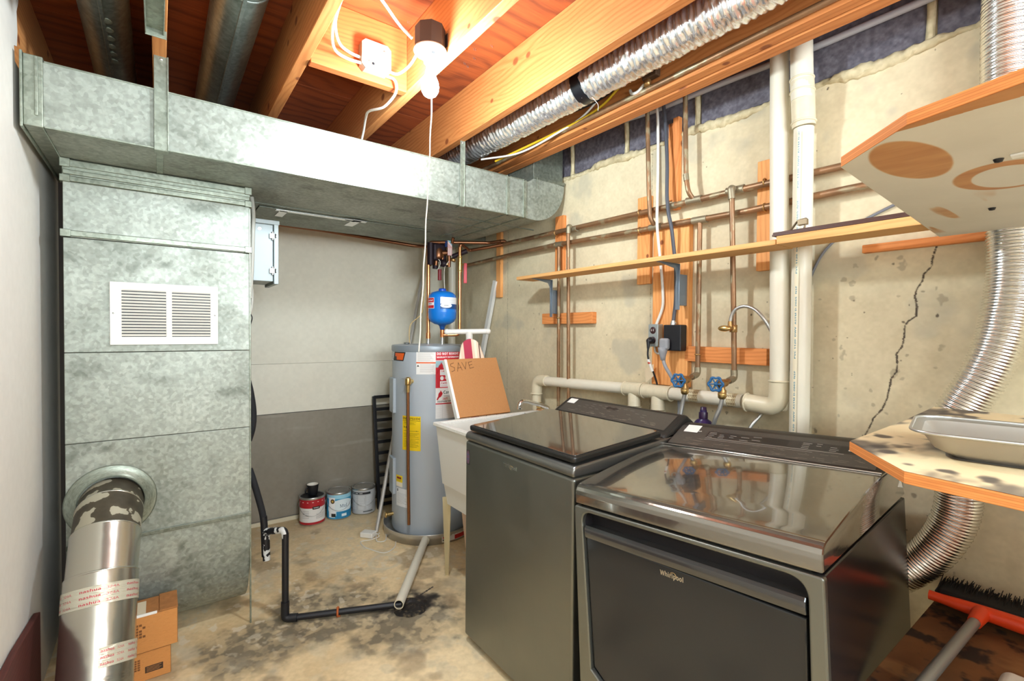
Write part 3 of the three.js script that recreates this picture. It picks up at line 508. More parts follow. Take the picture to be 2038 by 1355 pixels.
{ // return grille
  const t = thing('return_grille', 'white louvred return air grille in two halves on the metal plenum', 'vent grille', [.03, 1.285, -2.46]);
  const x0 = -.154, x1 = .21, y0 = 1.286, y1 = 1.536, z = -2.463;
  const o = rrect(x0, y0, x1, y1, .003); for (const [a, b] of [[-.118, .026], [.046, .182]]) o.holes.push(rrect(a, y0 + .032, b, y1 - .03, .002));
  part('frame', ext(o, .007, .0018).translate(0, 0, z), M.white, t);
  part('dark_back', bx(-.124, .188, y0 + .026, y1 - .024, z - .0012, z + .0004, 0), M.black, t);
  for (const [a, b] of [[-.118, .026], [.046, .182]]) for (let k = 0; k < 16; k++) { const y = y0 + .039 + k * .0121; part('louver', bx(a, b, -.0045, .0045, -.0008, .0008, .0006).applyMatrix4(new THREE.Matrix4().makeRotationX(.62)).translate(0, y, z + .0046), M.white, t); }
  for (const x of [x0 + .011, x1 - .011]) part('screw', latheTo([[0, .002], [.003, .0015], [.004, 0]], [x, 1.412, z + .007], [0, 0, 1], 10), M.steel, t);
}
{ // big round elbow from the plenum to the floor
  const t = thing('duct_elbow', 'shiny round duct elbow with red-printed tape leaving the plenum towards the floor', 'duct', [-.165, 0, -2.2]);
  const fz = -2.466;
  part('mounting_flange', [latheTo([[.1, 0], [.142, .001], [.145, .004], [.14, .007], [.108, .012], [.104, .03]], [-.152, .665, fz], [0, 0, 1], 48)], M.galvTrim, t);
  const C = [[-.152, .655, -2.455], [-.154, .642, -2.385], [-.158, .585, -2.295], [-.164, .475, -2.205], [-.171, .2, -2.06], [-.176, 0, -1.955]].map(v3);
  const r = .1, seam = [];
  for (let k = 0; k < 4; k++) {                              // gores, each a straight tube between mitred ends
    const a = C[k], b = C[k + 1], d = b.clone().sub(a).normalize();
    const na = k ? d.clone().add(a.clone().sub(C[k - 1]).normalize()).normalize() : V(0, 0, 1), nb = C[k + 2] ? d.clone().add(C[k + 2].clone().sub(b).normalize()).normalize() : d;
    const sd = V(1, 0, 0), up = sd.clone().cross(d).normalize().negate(), N = 48, pos = [], uv = [], idx = [], ring = [];
    for (let i = 0; i <= N; i++) {
      const th = i / N * Math.PI * 2, o = sd.clone().multiplyScalar(Math.cos(th)).addScaledVector(up, Math.sin(th)), R = r + (k === 3 ? 0 : 0);
      for (const [c, nn, rr] of [[a, na, R + .0035], [b, nb, R]]) { const q = c.clone().addScaledVector(o, rr); q.addScaledVector(d, -q.clone().sub(c).dot(nn) / d.dot(nn)); pos.push(q.x, q.y, q.z); if (c === b) ring.push(q); }
      uv.push(i / N * .63, 0, i / N * .63, a.distanceTo(b));
    }
    for (let i = 0; i < N; i++) { const q = i * 2; idx.push(q, q + 1, q + 2, q + 1, q + 3, q + 2); }
    const g = new THREE.BufferGeometry(); g.setAttribute('position', new THREE.Float32BufferAttribute(pos, 3)); g.setAttribute('uv', new THREE.Float32BufferAttribute(uv, 2)); g.setIndex(idx); g.computeVertexNormals();
    part(k === 3 ? 'straight_pipe' : 'elbow_gore', g, k < 2 ? M.sootSheet : M.shinySheet, t, k < 2 ? { label: 'gore streaked with dark and grey sealant' } : {});
    if (k < 3) part('bead', sweep(ring, .0045, 8, false), M.shinySheet, t);
  }
  part('straight_pipe', cyl(C[4], C[5], r, r, 48, true), M.shinySheet, t);
  const tape = canvasTex(1024, 256, (c, w, h) => { c.fillStyle = '#d2cdb8'; c.fillRect(0, 0, w, h); c.fillStyle = '#c8404e'; c.font = 'bold 46px sans-serif'; for (let j = 0; j < 3; j++) for (let i = 0; i < 3; i++) { c.fillText('nashua', 20 + i * 360, 66 + j * 80); c.font = '44px sans-serif'; c.fillText('324A', 215 + i * 360, 66 + j * 80); c.font = 'bold 46px sans-serif'; } });
  const crumple = tex(256, 256, (u, v) => fbm(u * 10, v * 10, 401, 4, 10, 10), 1, 1, false);
  const tm = new THREE.MeshStandardMaterial({ map: tape, metalness: .35, roughness: .35, bumpMap: crumple, bumpScale: .004 });
  const dir = C[4].clone().sub(C[3]).normalize();
  for (const [d0, w, a0, a1] of [[.035, .062, -105, 100], [.225, .06, 5, 130]]) {
    const g = new THREE.CylinderGeometry(r + .0052, r + .0045, w, 40, 6, true, a0 * Math.PI / 180, (a1 - a0) * Math.PI / 180);
    const pp = g.attributes.position; for (let i = 0; i < pp.count; i++) { const k = 1 + .008 * vn(pp.getX(i) * 90 + 40, pp.getY(i) * 90 + 40, 7); pp.setX(i, pp.getX(i) * k); pp.setZ(i, pp.getZ(i) * k); } g.computeVertexNormals();
    const up = dir.clone().negate(), zz = V(0, 0, 1); zz.addScaledVector(up, -zz.dot(up)).normalize(); const xx = up.clone().cross(zz);
    const c = C[3].clone().addScaledVector(dir, d0 + w / 2);
    part('foil_tape', g.applyMatrix4(new THREE.Matrix4().makeBasis(xx, up, zz).setPosition(c)), tm, t, { label: 'silver tape printed with red lettering' });
  }
}
// cartons beside the elbow
{
  const cm = (a) => new THREE.MeshStandardMaterial({ roughness: .85, map: canvasTex(512, 320, (c, w, h) => {
    c.fillStyle = '#c88748'; c.fillRect(0, 0, w, h); for (let k = 0; k < 900; k++) { c.fillStyle = `rgba(${k % 2 ? '90,50,15' : '240,190,120'},.10)`; c.fillRect(hash(k, 1, 2) * w, hash(k, 2, 2) * h, 30 * hash(k, 3, 2), 2); }
    c.fillStyle = 'rgba(86,52,24,.72)'; for (let j = 0; j < 5; j++) for (let i = 0; i < 6; i++) if (hash(i, j, 9 + a) > .22) c.fillRect(w * .3 + i * 24, h * .2 + j * 26, 19, 20);
    if (a) { c.fillStyle = '#3a2a1c'; c.fillRect(w * .64, h * .52, 130, 74); c.fillStyle = '#b07a44'; for (let j = 0; j < 4; j++) c.fillRect(w * .64 + 10, h * .52 + 12 + j * 15, 108 - 14 * (j % 2), 5); }
  }) });
  const plain = new THREE.MeshStandardMaterial({ color: 0xb97c44, roughness: .9, map: tex(128, 128, (u, v) => { const k = (fbm(u * 20, v * 20, 411, 3, 20, 20) - .5) * 40; return [225 + k, 222 + k, 216 + k]; }, .3, .3) });
  const carton = (label, x0, x1, y0, y1, z0, z1, a) => {
    const t = thing('carton', label, 'box', [(x0 + x1) / 2, y0, (z0 + z1) / 2]);
    part('carton_body', bx(x0, x1, y0, y1, z0, z1, .003), plain, t, { uv: 'x' });
    part('printed_face', quadPatch([x0 + .002, y0 + .002, z1 + .0006], [x1 - .002, y0 + .002, z1 + .0006], [x1 - .002, y1 - .002, z1 + .0006], [x0 + .002, y1 - .002, z1 + .0006]), cm(a), t);
    if (!a) { part('top_flap', [bx(x0, x1 - .06, y1, y1 + .003, z0 + .03, z1 - .004, .001), bx(x1 - .058, x1 + .001, y1, y1 + .005, z0, z1, .001)], plain, t, { uv: 'x' }); part('clear_tape', bx(x1 - .13, x1 - .1, y1 + .0032, y1 + .004, z0 + .03, z1 - .004, .0002), P(0xd8c8a8, .15, 0, { transparent: false }), t); part('torn_edge', bx(x0, x1 - .065, y1 - .004, y1 + .006, z1 - .006, z1 + .001, .002), M.paper, t); }
  };
  carton('lower brown tile carton standing on the floor beside the round elbow', -.19, .034, 0, .112, -2.42, -2.29, 1);
  carton('upper brown tile carton with an open taped flap, stacked on the other carton', -.18, .056, .113, .255, -2.43, -2.286, 0);
}
solo('wood_board', 'reddish board darkened for shade, on edge along the left wall behind the round elbow', 'board', ext(shape([[1.3, .002], [2.325, .002], [2.325, .352], [2.0, .396], [1.3, .44]]), .018, .002).applyMatrix4(new THREE.Matrix4().makeBasis(V(0, 0, -1), V(0, 1, 0), V(1, 0, 0))).translate(XL + .003, 0, 0), M.shadedBoard, { uv: 'z' });
// ================================================================ RIGHT WALL: BATTENS, PIPES, SHELVES
const batten = (label, x0, x1, y0, y1, z0, z1, m, o = {}) => solo('wood_batten', label, 'wood strip', bx(x0, x1, y0, y1, z0, z1, .003), m, { uv: z1 - z0 > y1 - y0 ? 'z' : 'y', ...o });
batten('narrow upright wooden strip on the wall under the duct near the corner', 1.956, XR, 1.595, 2.06, -2.85, -2.795, M.batten);
batten('upright wooden strip behind the two pipes just right of the duct elbow', 1.956, XR, 1.69, 2.053, -2.215, -2.14, M.batten2);
batten('upright wooden strip holding both horizontal pipes left of the wide board', 1.956, XR, 1.594, 2.03, -1.588, -1.51, M.batten);
batten('upright wooden strip beside the white vertical pipes', 1.956, XR, 1.604, 2.045, -.985, -.9, M.batten);
batten('wide wooden board on the wall carrying the two outlet boxes', 1.946, XR, 1.1, 1.875, -1.482, -1.285, M.batten);
batten('left one of two thin orange sticks above the wide board, behind the cables', 1.962, XR, 1.98, 2.345, -1.415, -1.385, M.batten2);
batten('right one of two thin orange sticks above the wide board, behind the cables', 1.952, XR, 1.93, 2.36, -1.383, -1.352, M.batten2);
batten('short horizontal wooden block behind the left pair of pipes under the shelf', 1.945, XR, 1.4, 1.465, -2.32, -1.885, M.batten2);
batten('horizontal wooden block below the brass valve, behind two pipes', 1.945, XR, 1.222, 1.29, -1.3, -.93, M.batten2);
batten('thin wall cleat under the big plywood shelf end', 1.955, XR, 1.63, 1.658, -.62, -.3, M.batten2);

const clampGeo = (p, axis, r) => torus(r, .0035, p, axis, 20, 8);
{
  const xm = 1.928, t = thing('copper_pipe', 'upper of the two long horizontal copper pipes on the concrete wall, with its branches', 'pipe', [xm, 1.94, -1.5]);
  part('pipe_run', sweep([[xm, 1.957, -2.74], [xm, 1.951, -2.2], [xm, 1.943, -1.5], [xm, 1.94, -.9], [xm, 1.937, -.6], [xm, 1.935, ZR - .02]], .0135, 16), M.copper, t);
  part('riser_pipe', sweep(fil([[1.9, SUB - .01, -1.288], [1.9, 2.05, -1.275], [1.9, 1.975, -1.262], [xm, 1.943, -1.25]], .03), .0105, 14), M.copper, t);
  part('drop_pipe', sweep(fil([[xm, 1.95, -2.03], [1.895, 1.957, -2.03], [1.893, 1.9, -2.03], [1.897, 1.3, -2.025], [1.905, .55, -2.02]], .025), .0105, 14), M.copper, t);
  part('drop_pipe', sweep(fil([[xm, 1.94, -1.06], [1.893, 1.947, -1.06], [1.892, 1.9, -1.055], [1.905, 1.4, -1.046], [1.912, 1.165, -1.044], [1.83, 1.15, -1.044]], .025), .0105, 14), M.copper, t);
  for (const z of [-2.03, -1.25, -1.06]) part('tee_fitting', [cyl([xm, 1.945, z - .035], [xm, 1.943, z + .035], .0165, .0165, 18), torus(.0155, .002, [xm, 1.945, z - .036], [0, 0, 1], 18, 6), torus(.0155, .002, [xm, 1.943, z + .036], [0, 0, 1], 18, 6)], M.solder, t);
  parts('elbow_fitting', [sweep(fil([[1.91, 1.955, -2.03], [1.8945, 1.957, -2.03], [1.893, 1.915, -2.03]], .025), .0138, 14), sweep(fil([[1.91, 1.946, -1.06], [1.8925, 1.947, -1.06], [1.8922, 1.9, -1.056]], .025), .0138, 14), sweep(fil([[1.91, 1.2, -1.0445], [1.912, 1.165, -1.044], [1.87, 1.157, -1.044]], .025), .0138, 14)], M.solder, t);
  parts('coupling', [cyl([xm, 1.942, -1.37], [xm, 1.942, -1.345], .0155, .0155, 16), cyl([1.9, 2.06, -1.276], [1.9, 2.03, -1.272], .0125, .0125, 14)], M.solder, t);
  parts('pipe_strap', [-2.175, -1.55, -.94].map(z => clampGeo([xm, 1.946, z], [0, 0, 1], .0145)), M.bronze, t);
}
{
  const xm = 1.93, t = thing('copper_pipe', 'lower of the two long horizontal copper pipes on the concrete wall, with its branches', 'pipe', [xm, 1.86, -1.5]);
  part('pipe_run', sweep([[xm, 1.862, -3.21], [xm, 1.874, -2.6], [xm, 1.876, -2.2], [xm, 1.858, -1.5], [xm, 1.848, -1.03], [xm, 1.854, -.7], [xm, 1.86, ZR - .02]], .0135, 16), M.copper, t);
  part('riser_pipe', sweep(fil([[1.893, SUB - .01, -1.49], [1.897, 2.05, -1.475], [1.9, 1.895, -1.466], [xm, 1.86, -1.455]], .03), .0105, 14), M.copper, t);
  part('drop_pipe', sweep(fil([[xm, 1.875, -2.15], [xm, 1.8, -2.149], [1.925, 1.3, -2.14], [1.925, .55, -2.13]], .02), .0105, 14), M.copper, t);
  part('drop_pipe', sweep(fil([[xm, 1.85, -1.222], [xm, 1.78, -1.222], [1.92, 1.4, -1.216], [1.916, 1.17, -1.214], [1.83, 1.15, -1.214]], .02), .0105, 14), M.copper, t);
  for (const z of [-2.15, -1.455, -1.222]) part('tee_fitting', [cyl([xm, 1.86 + (z < -2 ? .015 : z > -1.3 ? -.008 : 0), z - .035], [xm, 1.858 + (z < -2 ? .015 : z > -1.3 ? -.008 : 0), z + .035], .0165, .0165, 18)], M.solder, t);
  parts('elbow_fitting', [sweep(fil([[1.917, 1.2, -1.2143], [1.916, 1.17, -1.214], [1.875, 1.159, -1.214]], .025), .0138, 14)], M.solder, t);
  parts('pipe_strap', [...[-2.175, -1.55, -.94].map((z, i) => clampGeo([xm, [1.8755, 1.859, 1.849][i], z], [0, 0, 1], .0145)), clampGeo([1.924, 1.435, -2.142], [0, 1, 0], .0115), clampGeo([1.918, 1.256, -1.215], [0, 1, 0], .0115)], M.bronze, t);
}
// laundry valves
const blueMat = S(0x1e5c8c, .35);
function stopValve(label, z) {
  const t = thing('stop_valve', label, 'valve', [1.82, 1.1, z]);
  part('valve_body', [latheTo([[0, 0], [.013, 0], [.016, .01], [.012, .02], [.018, .032], [.018, .05], [.012, .06], [0, .06]], [1.85, 1.15, z], [-1, -.02, 0], 16), latheTo([[0, 0], [.011, 0], [.011, .02], [.016, .024], [.016, .04], [.012, .044], [0, .044]], [1.822, 1.146, z], [0, -1, 0], 16)], M.bronze, t);
  part('stem', cyl([1.8, 1.15, z], [1.77, 1.149, z], .004, .004, 10), M.brass, t);
  const hub = V(1.774, 1.149, z), ax = V(-1, .05, .25).normalize(), q = new THREE.Quaternion().setFromUnitVectors(V(0, 0, 1), ax), ring = [], sp = [];
  for (let k = 0; k <= 72; k++) { const a = k / 72 * Math.PI * 2, R = .026 + .0028 * Math.cos(6 * a); ring.push(V(R * Math.cos(a), R * Math.sin(a), 0).applyQuaternion(q).add(hub)); }
  for (let k = 0; k < 6; k++) { const a = k / 6 * Math.PI * 2; sp.push(cyl(hub, V(.027 * Math.cos(a), .027 * Math.sin(a), 0).applyQuaternion(q).add(hub), .0032, .0028, 8)); }
  part('handwheel', [sweep(ring, .0046, 8, false), ...sp, latheTo([[0, .006], [.007, .005], [.008, -.005], [0, -.006]], hub, ax, 12)], blueMat, t, { label: 'blue painted handwheel' });
  part('hose_nut', [latheTo([[0, 0], [.016, 0], [.0175, .006], [.016, .02], [.011, .026], [0, .026]], [1.822, 1.112, z], [0, -1, 0], 8)], M.brass, t);
}
stopValve('left blue-handled brass laundry valve, above the washer end of the white drain pipe', -1.214);
stopValve('right blue-handled brass laundry valve, nearer the white vertical pipes', -1.044);
const braid = S(0x9b9a96, .35, .6);
solo('supply_hose', 'grey braided hose dropping from the left blue-handled valve behind the washer', 'hose', sweep(smooth([[1.822, 1.088, -1.214], [1.818, 1.04, -1.222], [1.808, .98, -1.226], [1.8, .8, -1.24], [1.81, .6, -1.3]], 40), .0085, 12), braid);
solo('supply_hose', 'grey braided hose dropping from the right blue-handled valve behind the dryer', 'hose', sweep(smooth([[1.822, 1.088, -1.044], [1.818, 1.05, -1.05], [1.81, 1.0, -1.066], [1.81, .9, -1.09], [1.82, .7, -1.14]], 40), .0085, 12), braid);
{
  const t = thing('hose_bibb', 'brass valve with an oval knob on the right drop pipe, feeding an arched hose', 'valve', [1.88, 1.36, -1.05]);
  part('valve_body', [cyl([1.906, 1.372, -1.047], [1.86, 1.372, -1.052], .011, .009, 14), cyl([1.885, 1.372, -1.05], [1.884, 1.4, -1.05], .01, .008, 14), latheTo([[0, 0], [.015, 0], [.015, .03], [0, .03]], [1.9045, 1.355, -1.047], [0, 1, 0], 16)], M.bronze, t);
  part('oval_knob', ell(1.845, 1.37, -1.052, .012, .0125, .027, 20), M.brass, t, { label: 'worn brass oval knob' });
  part('arched_hose', sweep(smooth([[1.884, 1.395, -1.05], [1.884, 1.425, -1.043], [1.884, 1.45, -1.024], [1.884, 1.459, -.99], [1.884, 1.446, -.952], [1.885, 1.412, -.918], [1.9, 1.36, -.893], [1.96, 1.25, -.875], [1.96, 1.12, -.9], [1.93, 1.03, -.94], [1.9, .97, -.97], [1.88, .8, -1.0]], 90), .0068, 12), M.steel, t);
}
// outlets and cords
{
  const t = thing('outlet_box', 'small grey surface outlet box with a round dark socket, left on the wide board', 'outlet', [1.93, 1.28, -1.44]);
  part('box_body', bx(1.905, 1.946, 1.284, 1.392, -1.474, -1.418, .004, 2), M.boxSteel = S(0xa3aaa8, .4, .4), t);
  parts('socket_face', [latheTo([[0, .004], [.015, .0035], [.017, 0]], [1.905, 1.362, -1.446], [-1, 0, 0], 24), latheTo([[0, .004], [.015, .0035], [.017, 0]], [1.905, 1.315, -1.446], [-1, 0, 0], 24)], S(0x3a1d1d, .4), t);
  parts('slot', [bx(1.8995, 1.902, 1.358, 1.368, -1.453, -1.451, .0004), bx(1.8995, 1.902, 1.358, 1.368, -1.442, -1.44, .0004)], M.white, t);
}
{
  const t = thing('dryer_outlet', 'square black surface outlet box, right on the wide board', 'outlet', [1.92, 1.265, -1.335]);
  part('box_body', bx(1.898, 1.946, 1.268, 1.388, -1.383, -1.29, .005, 2), M.black, t);
  part('cable_clamp', [cyl([1.925, 1.388, -1.348], [1.925, 1.408, -1.348], .013, .01, 14), cyl([1.925, 1.396, -1.362], [1.925, 1.396, -1.332], .004, .004, 8)], M.steel, t);
}
{
  const t = thing('electric_plug', 'black plug and cord hanging from the grey outlet box, with a white tag', 'cord', [1.9, 1.1, -1.45]);
  part('plug', [latheTo([[0, 0], [.016, 0], [.017, .012], [.012, .024], [.008, .03], [0, .03]], [1.9, 1.315, -1.448], [-1, -.15, -.1], 16), cyl([1.875, 1.312, -1.449], [1.872, 1.275, -1.447], .009, .006, 12)], M.black, t);
  part('cord', sweep(smooth([[1.872, 1.282, -1.447], [1.872, 1.24, -1.448], [1.882, 1.2, -1.442], [1.905, 1.15, -1.435], [1.925, 1.09, -1.43], [1.935, 1.0, -1.43]], 40), .0045, 8), M.black, t);
  part('cord_tag', sweep(smooth([[1.8735, 1.225, -1.447], [1.883, 1.197, -1.442], [1.894, 1.168, -1.438]], 10), .0072, 10), M.white, t, { label: 'white wrap tag with a red band' });
  part('tag_band', sweep(smooth([[1.877, 1.213, -1.4458], [1.88, 1.204, -1.4435]], 4), .0076, 10), S(0xc24a33, .5), t);
  part('paper_tag', [quadPatch([1.925, 1.105, -1.5], [1.925, 1.14, -1.455], [1.925, 1.2, -1.455], [1.925, 1.17, -1.505])], S(0xd8c4a4, .7), t);
}
{
  const t = thing('electric_plug', 'thick grey angled plug and cord in the black outlet box', 'cord', [1.88, 1.1, -1.35]);
  part('plug', [bx(1.868, 1.897, 1.272, 1.326, -1.388, -1.34, .012, 3), latheTo([[0, 0], [.022, 0], [.02, .02], [.013, .045], [.011, .06], [0, .06]], [1.878, 1.284, -1.37], [0, -1, .04], 16)], S(0x8e9094, .5), t);
  part('cord', sweep(smooth([[1.878, 1.232, -1.368], [1.883, 1.2, -1.36], [1.9, 1.16, -1.345], [1.925, 1.11, -1.33], [1.945, 1.04, -1.325], [1.95, .9, -1.33]], 36), .0085, 10), S(0x9a9ca0, .5), t);
}
cab('white_cable', 'flat white cable running down the wide board to the grey outlet box', [[1.935, SUB - .01, -1.475], [1.935, 2.4, -1.458], [1.915, 2.15, -1.437], [1.9, 1.97, -1.427], [1.9, 1.86, -1.426], [1.925, 1.7, -1.425], [1.936, 1.6, -1.42], [1.937, 1.49, -1.414], [1.937, 1.46, -1.42], [1.932, 1.392, -1.447]], .007, M.cable, 'cable', 70);
cab('grey_cable', 'dark grey cable running down the wide board to the black outlet box', [[1.93, SUB - .01, -1.44], [1.93, 2.36, -1.412], [1.915, 2.15, -1.386], [1.9, 1.98, -1.373], [1.895, 1.9, -1.36], [1.895, 1.84, -1.345], [1.912, 1.75, -1.343], [1.93, 1.65, -1.342], [1.932, 1.49, -1.342], [1.932, 1.44, -1.348], [1.926, 1.4, -1.348]], .0085, M.greyCable, 'cable', 70);
cab('grey_cable', 'thin grey cable curving down the bare concrete behind the plywood shelf and white pipe', [[1.972, 1.86, -.3], [1.972, 1.81, -.46], [1.972, 1.782, -.536], [1.972, 1.75, -.612], [1.972, 1.72, -.668], [1.972, 1.655, -.742], [1.972, 1.55, -.792], [1.972, 1.4, -.83], [1.972, 1.2, -.85]], .005, S(0x74767c, .5), 'cable', 50);
solo('wire_loop', 'white cable end looping under the grey outlet box', 'cable', sweep(smooth([[1.932, 1.284, -1.456], [1.935, 1.258, -1.452], [1.938, 1.25, -1.438], [1.937, 1.264, -1.427], [1.934, 1.285, -1.425]], 24), .0048, 8), M.cable);

// shelves on the wall
solo('wall_shelf', 'long thin wooden shelf board on metal brackets along the concrete wall', 'shelf', bx(1.735, 1.868, 1.661, 1.68, -2.312, -.806, .002), M.shelf, { uv: 'z' });
solo('wall_shelf', 'shorter knotty shelf board nearest the viewer, end to end with the long one', 'shelf', bx(1.73, 1.848, 1.661, 1.689, -.802, -.2, .002), M.shelf, { uv: 'z' });
solo('trim_strip', 'dark brown moulding strip lying on the nearer shelf board', 'trim', [bx(1.737, 1.765, 1.69, 1.705, -.818, -.21, .003), bx(1.733, 1.739, 1.69, 1.697, -.818, -.21, .001)], S(0x4a2c22, .5));
{
  const t = thing('metal_clip', 'bent brown metal bracket clip lying on the shelf by the white pipe', 'bracket', [1.775, 1.703, -.75]);
  part('clip', sweep(fil([[1.79, 1.705, -.79], [1.782, 1.715, -.775], [1.775, 1.74, -.752], [1.772, 1.743, -.722], [1.772, 1.708, -.73], [1.775, 1.707, -.765]], .006), .0035, 8), S(0x7a6a52, .4, .6), t);
  part('clip_plate', bx(1.765, 1.782, 1.722, 1.742, -.75, -.72, .002), S(0x8a7a60, .4, .6), t);
}
function bracket(label, z, yb) {
  const t = thing('shelf_bracket', label, 'bracket', [1.86, yb, z]); const m = S(0x7d8892, .4, .5);
  part('upright', [bx(1.884, 1.8875, yb, 1.658, z - .011, z + .011, .001), ext(shape([[1.884, yb + .02], [1.8725, 1.62], [1.866, 1.658], [1.884, 1.658]]), .004, .001).translate(0, 0, z - .002)], m, t);
  part('arm', [bx(1.745, 1.887, 1.6575, 1.6605, z - .011, z + .011, .001), ext(shape([[1.75, 1.6575], [1.866, 1.6575], [1.872, 1.62], [1.86, 1.64]]), .004, .001).translate(0, 0, z - .002)], m, t);
  part('wall_spacer', bx(1.8875, 1.946, yb + .02, yb + .16, z - .008, z + .008, .001), m, t);
}
bracket('grey steel shelf bracket under the far end of the long wooden shelf', -2.165, 1.44);
bracket('grey steel shelf bracket over the wide board under the long wooden shelf', -1.3, 1.455);

// white PVC pipes
{
  const x = 1.905, R = .0325, t = thing('drain_pipe', 'white plastic drain pipe running behind the washer then up the wall through an elbow', 'pipe', [x, 1.06, -1.5]);
  part('pipe_run', sweep([[x, 1.05, -2.26], [x, 1.068, -1.6], [x, 1.075, -1.0]], R * .88, 24), M.pvc, t);
  part('upright_pipe', sweep([[x, 1.12, -.862], [x, SUB - .01, -.885]], R, 28), M.pvc, t);
  part('elbow', [sweep(fil([[x, 1.074, -.985], [x, 1.066, -.865], [x, 1.17, -.8625]], .085, 10), R * 1.06, 26), torus(R * 1.08, .004, [x, 1.17, -.8625], [0, 1, 0], 28, 8), torus(R * 1.06, .004, [x, 1.074, -.985], [0, 0, 1], 28, 8)], M.pvcFit, t);
  part('elbow', [sweep(fil([[x, 1.053, -2.22], [x, 1.05, -2.315], [x, .965, -2.318]], .07, 10), R * 1.04, 26), torus(R * 1.05, .004, [x, .965, -2.318], [0, 1, 0], 28, 8)], M.pvcFit, t);
  part('down_pipe', sweep([[x, .98, -2.318], [x, .55, -2.318]], R * .9, 24), M.pvcFit, t);
  for (const [z0, z1] of [[-1.61, -1.5], [-1.49, -1.34]]) part('tee_fitting', [cyl([x, 1.068, z0], [x, 1.07, z1], R * 1.04, R * 1.04, 26), torus(R * 1.03, .004, [x, 1.068, z0], [0, 0, 1], 26, 8), torus(R * 1.03, .004, [x, 1.07, z1], [0, 0, 1], 26, 8), cyl([x, 1.05, (z0 + z1) / 2], [x - .004, .985, (z0 + z1) / 2 + .006], R * .9, R * .95, 24), cyl([x - .004, .985, (z0 + z1) / 2 + .006], [x - .005, .93, (z0 + z1) / 2 + .006], R * 1.1, R * 1.1, 24)], M.pvcFit, t);
  parts('glue_stain', [cyl([x, 1.0725, -1.235], [x, 1.0735, -1.19], R * .895, R * .895, 26), cyl([x, 1.0745, -1.06], [x, 1.0755, -1.02], R * .895, R * .895, 26)], M.pvcStain, t, { label: 'brown stained patch' });
}
{
  const x = 1.9, R = .0345, t = thing('vent_pipe', 'white plastic vent pipe with blue print rising full height beside the elbowed drain', 'pipe', [x, 0, -.79]);
  part('pipe', sweep([[x, .02, -.784], [x, 2.1, -.79]], R * .95, 28), M.pvc, t);
  part('pipe_upper', sweep([[x - .012, 2.2, -.792], [x - .02, SUB - .01, -.8]], R * 1.06, 28), M.pvc, t);
  parts('coupling', [cyl([x, 2.105, -.79], [x - .012, 2.27, -.794], R * 1.1, R * 1.12, 28), torus(R * 1.1, .004, [x - .002, 2.12, -.79], [.05, 1, 0], 28, 8), torus(R * 1.1, .004, [x - .009, 2.23, -.793], [.05, 1, 0], 28, 8), torus(R * 1.08, .0035, [x - .013, 2.275, -.794], [.05, 1, 0], 28, 8)], M.pvcFit, t);
  const pt = canvasTex(64, 2048, (c, w, h) => { c.fillStyle = '#e6dcc0'; c.fillRect(0, 0, w, h); c.save(); c.translate(w / 2, h); c.rotate(-Math.PI / 2); c.fillStyle = '#3d7f96'; c.font = 'bold 30px sans-serif'; for (let k = 0; k < 4; k++) { c.fillText('PVC 1120  DWV  ASTM D-2665  NSF', k * 560, 10); } c.restore(); });
  part('blue_print', wrapPatch(x - .003, -.7865, R * .962, .95, 2.08, -112, -84, 6), new THREE.MeshStandardMaterial({ map: pt, roughness: .4 }), t);
}
// plywood shelf unit at the right
const plyWhite = (under) => tex(1024, 1024, (u, v) => {       // u: x 0.7..1.9, v: z -0.5..0.9 painted board, metres
  const x = .7 + 1.2 * u, z = .9 - 1.4 * v, n = fbm(x * 9, z * 9, 501, 4), n2 = fbm(x * 40, z * 10, 503, 3);
  if (under) {
    let c = [214 + (n - .5) * 16, 206 + (n - .5) * 16, 190 + (n - .5) * 16]; const wd = mix3([206, 150, 92], [172, 108, 56], n2);
    const w = (n - .5) * .012;
    const e1 = Math.hypot((x - 1.02) / .135, (z + .255) / .048) + w * 6; c = mix3(c, wd, (1 - ss(.93, 1.02, e1)) * .95);
    const dx = (x - 1.245), dz = z + .17, e2 = Math.hypot(dx / .11, dz / .075), e3 = Math.hypot((dx - .01) / .085, dz / .05); c = mix3(c, wd, (1 - ss(.95, 1.02, e2)) * ss(.97, 1.04, e3) * .95);
    if (Math.abs(z - .25) < .07 && x < 1.5) c = mix3(c, wd, ss(.45, .6, fbm(x * 5, z * 14, 507, 3)));
    c = mix3(c, wd, .8 * ss(.62, .72, fbm(x * 4, z * 26, 509, 3)) * ss(1.3, 1.5, x));
    if (x < .835 + .03 * n) c = wd; return c;
  }
  let c = mix3([214, 186, 138], [226, 208, 172], n); const st = fbm(x * 5, z * 13, 511, 4); c = mix3(c, [96, 86, 74], .85 * ss(.52, .68, st)); c = mix3(c, [66, 58, 52], .8 * ss(.6, .74, fbm(x * 14, z * 22, 513, 3)));
  return c;
}, 1, 1);
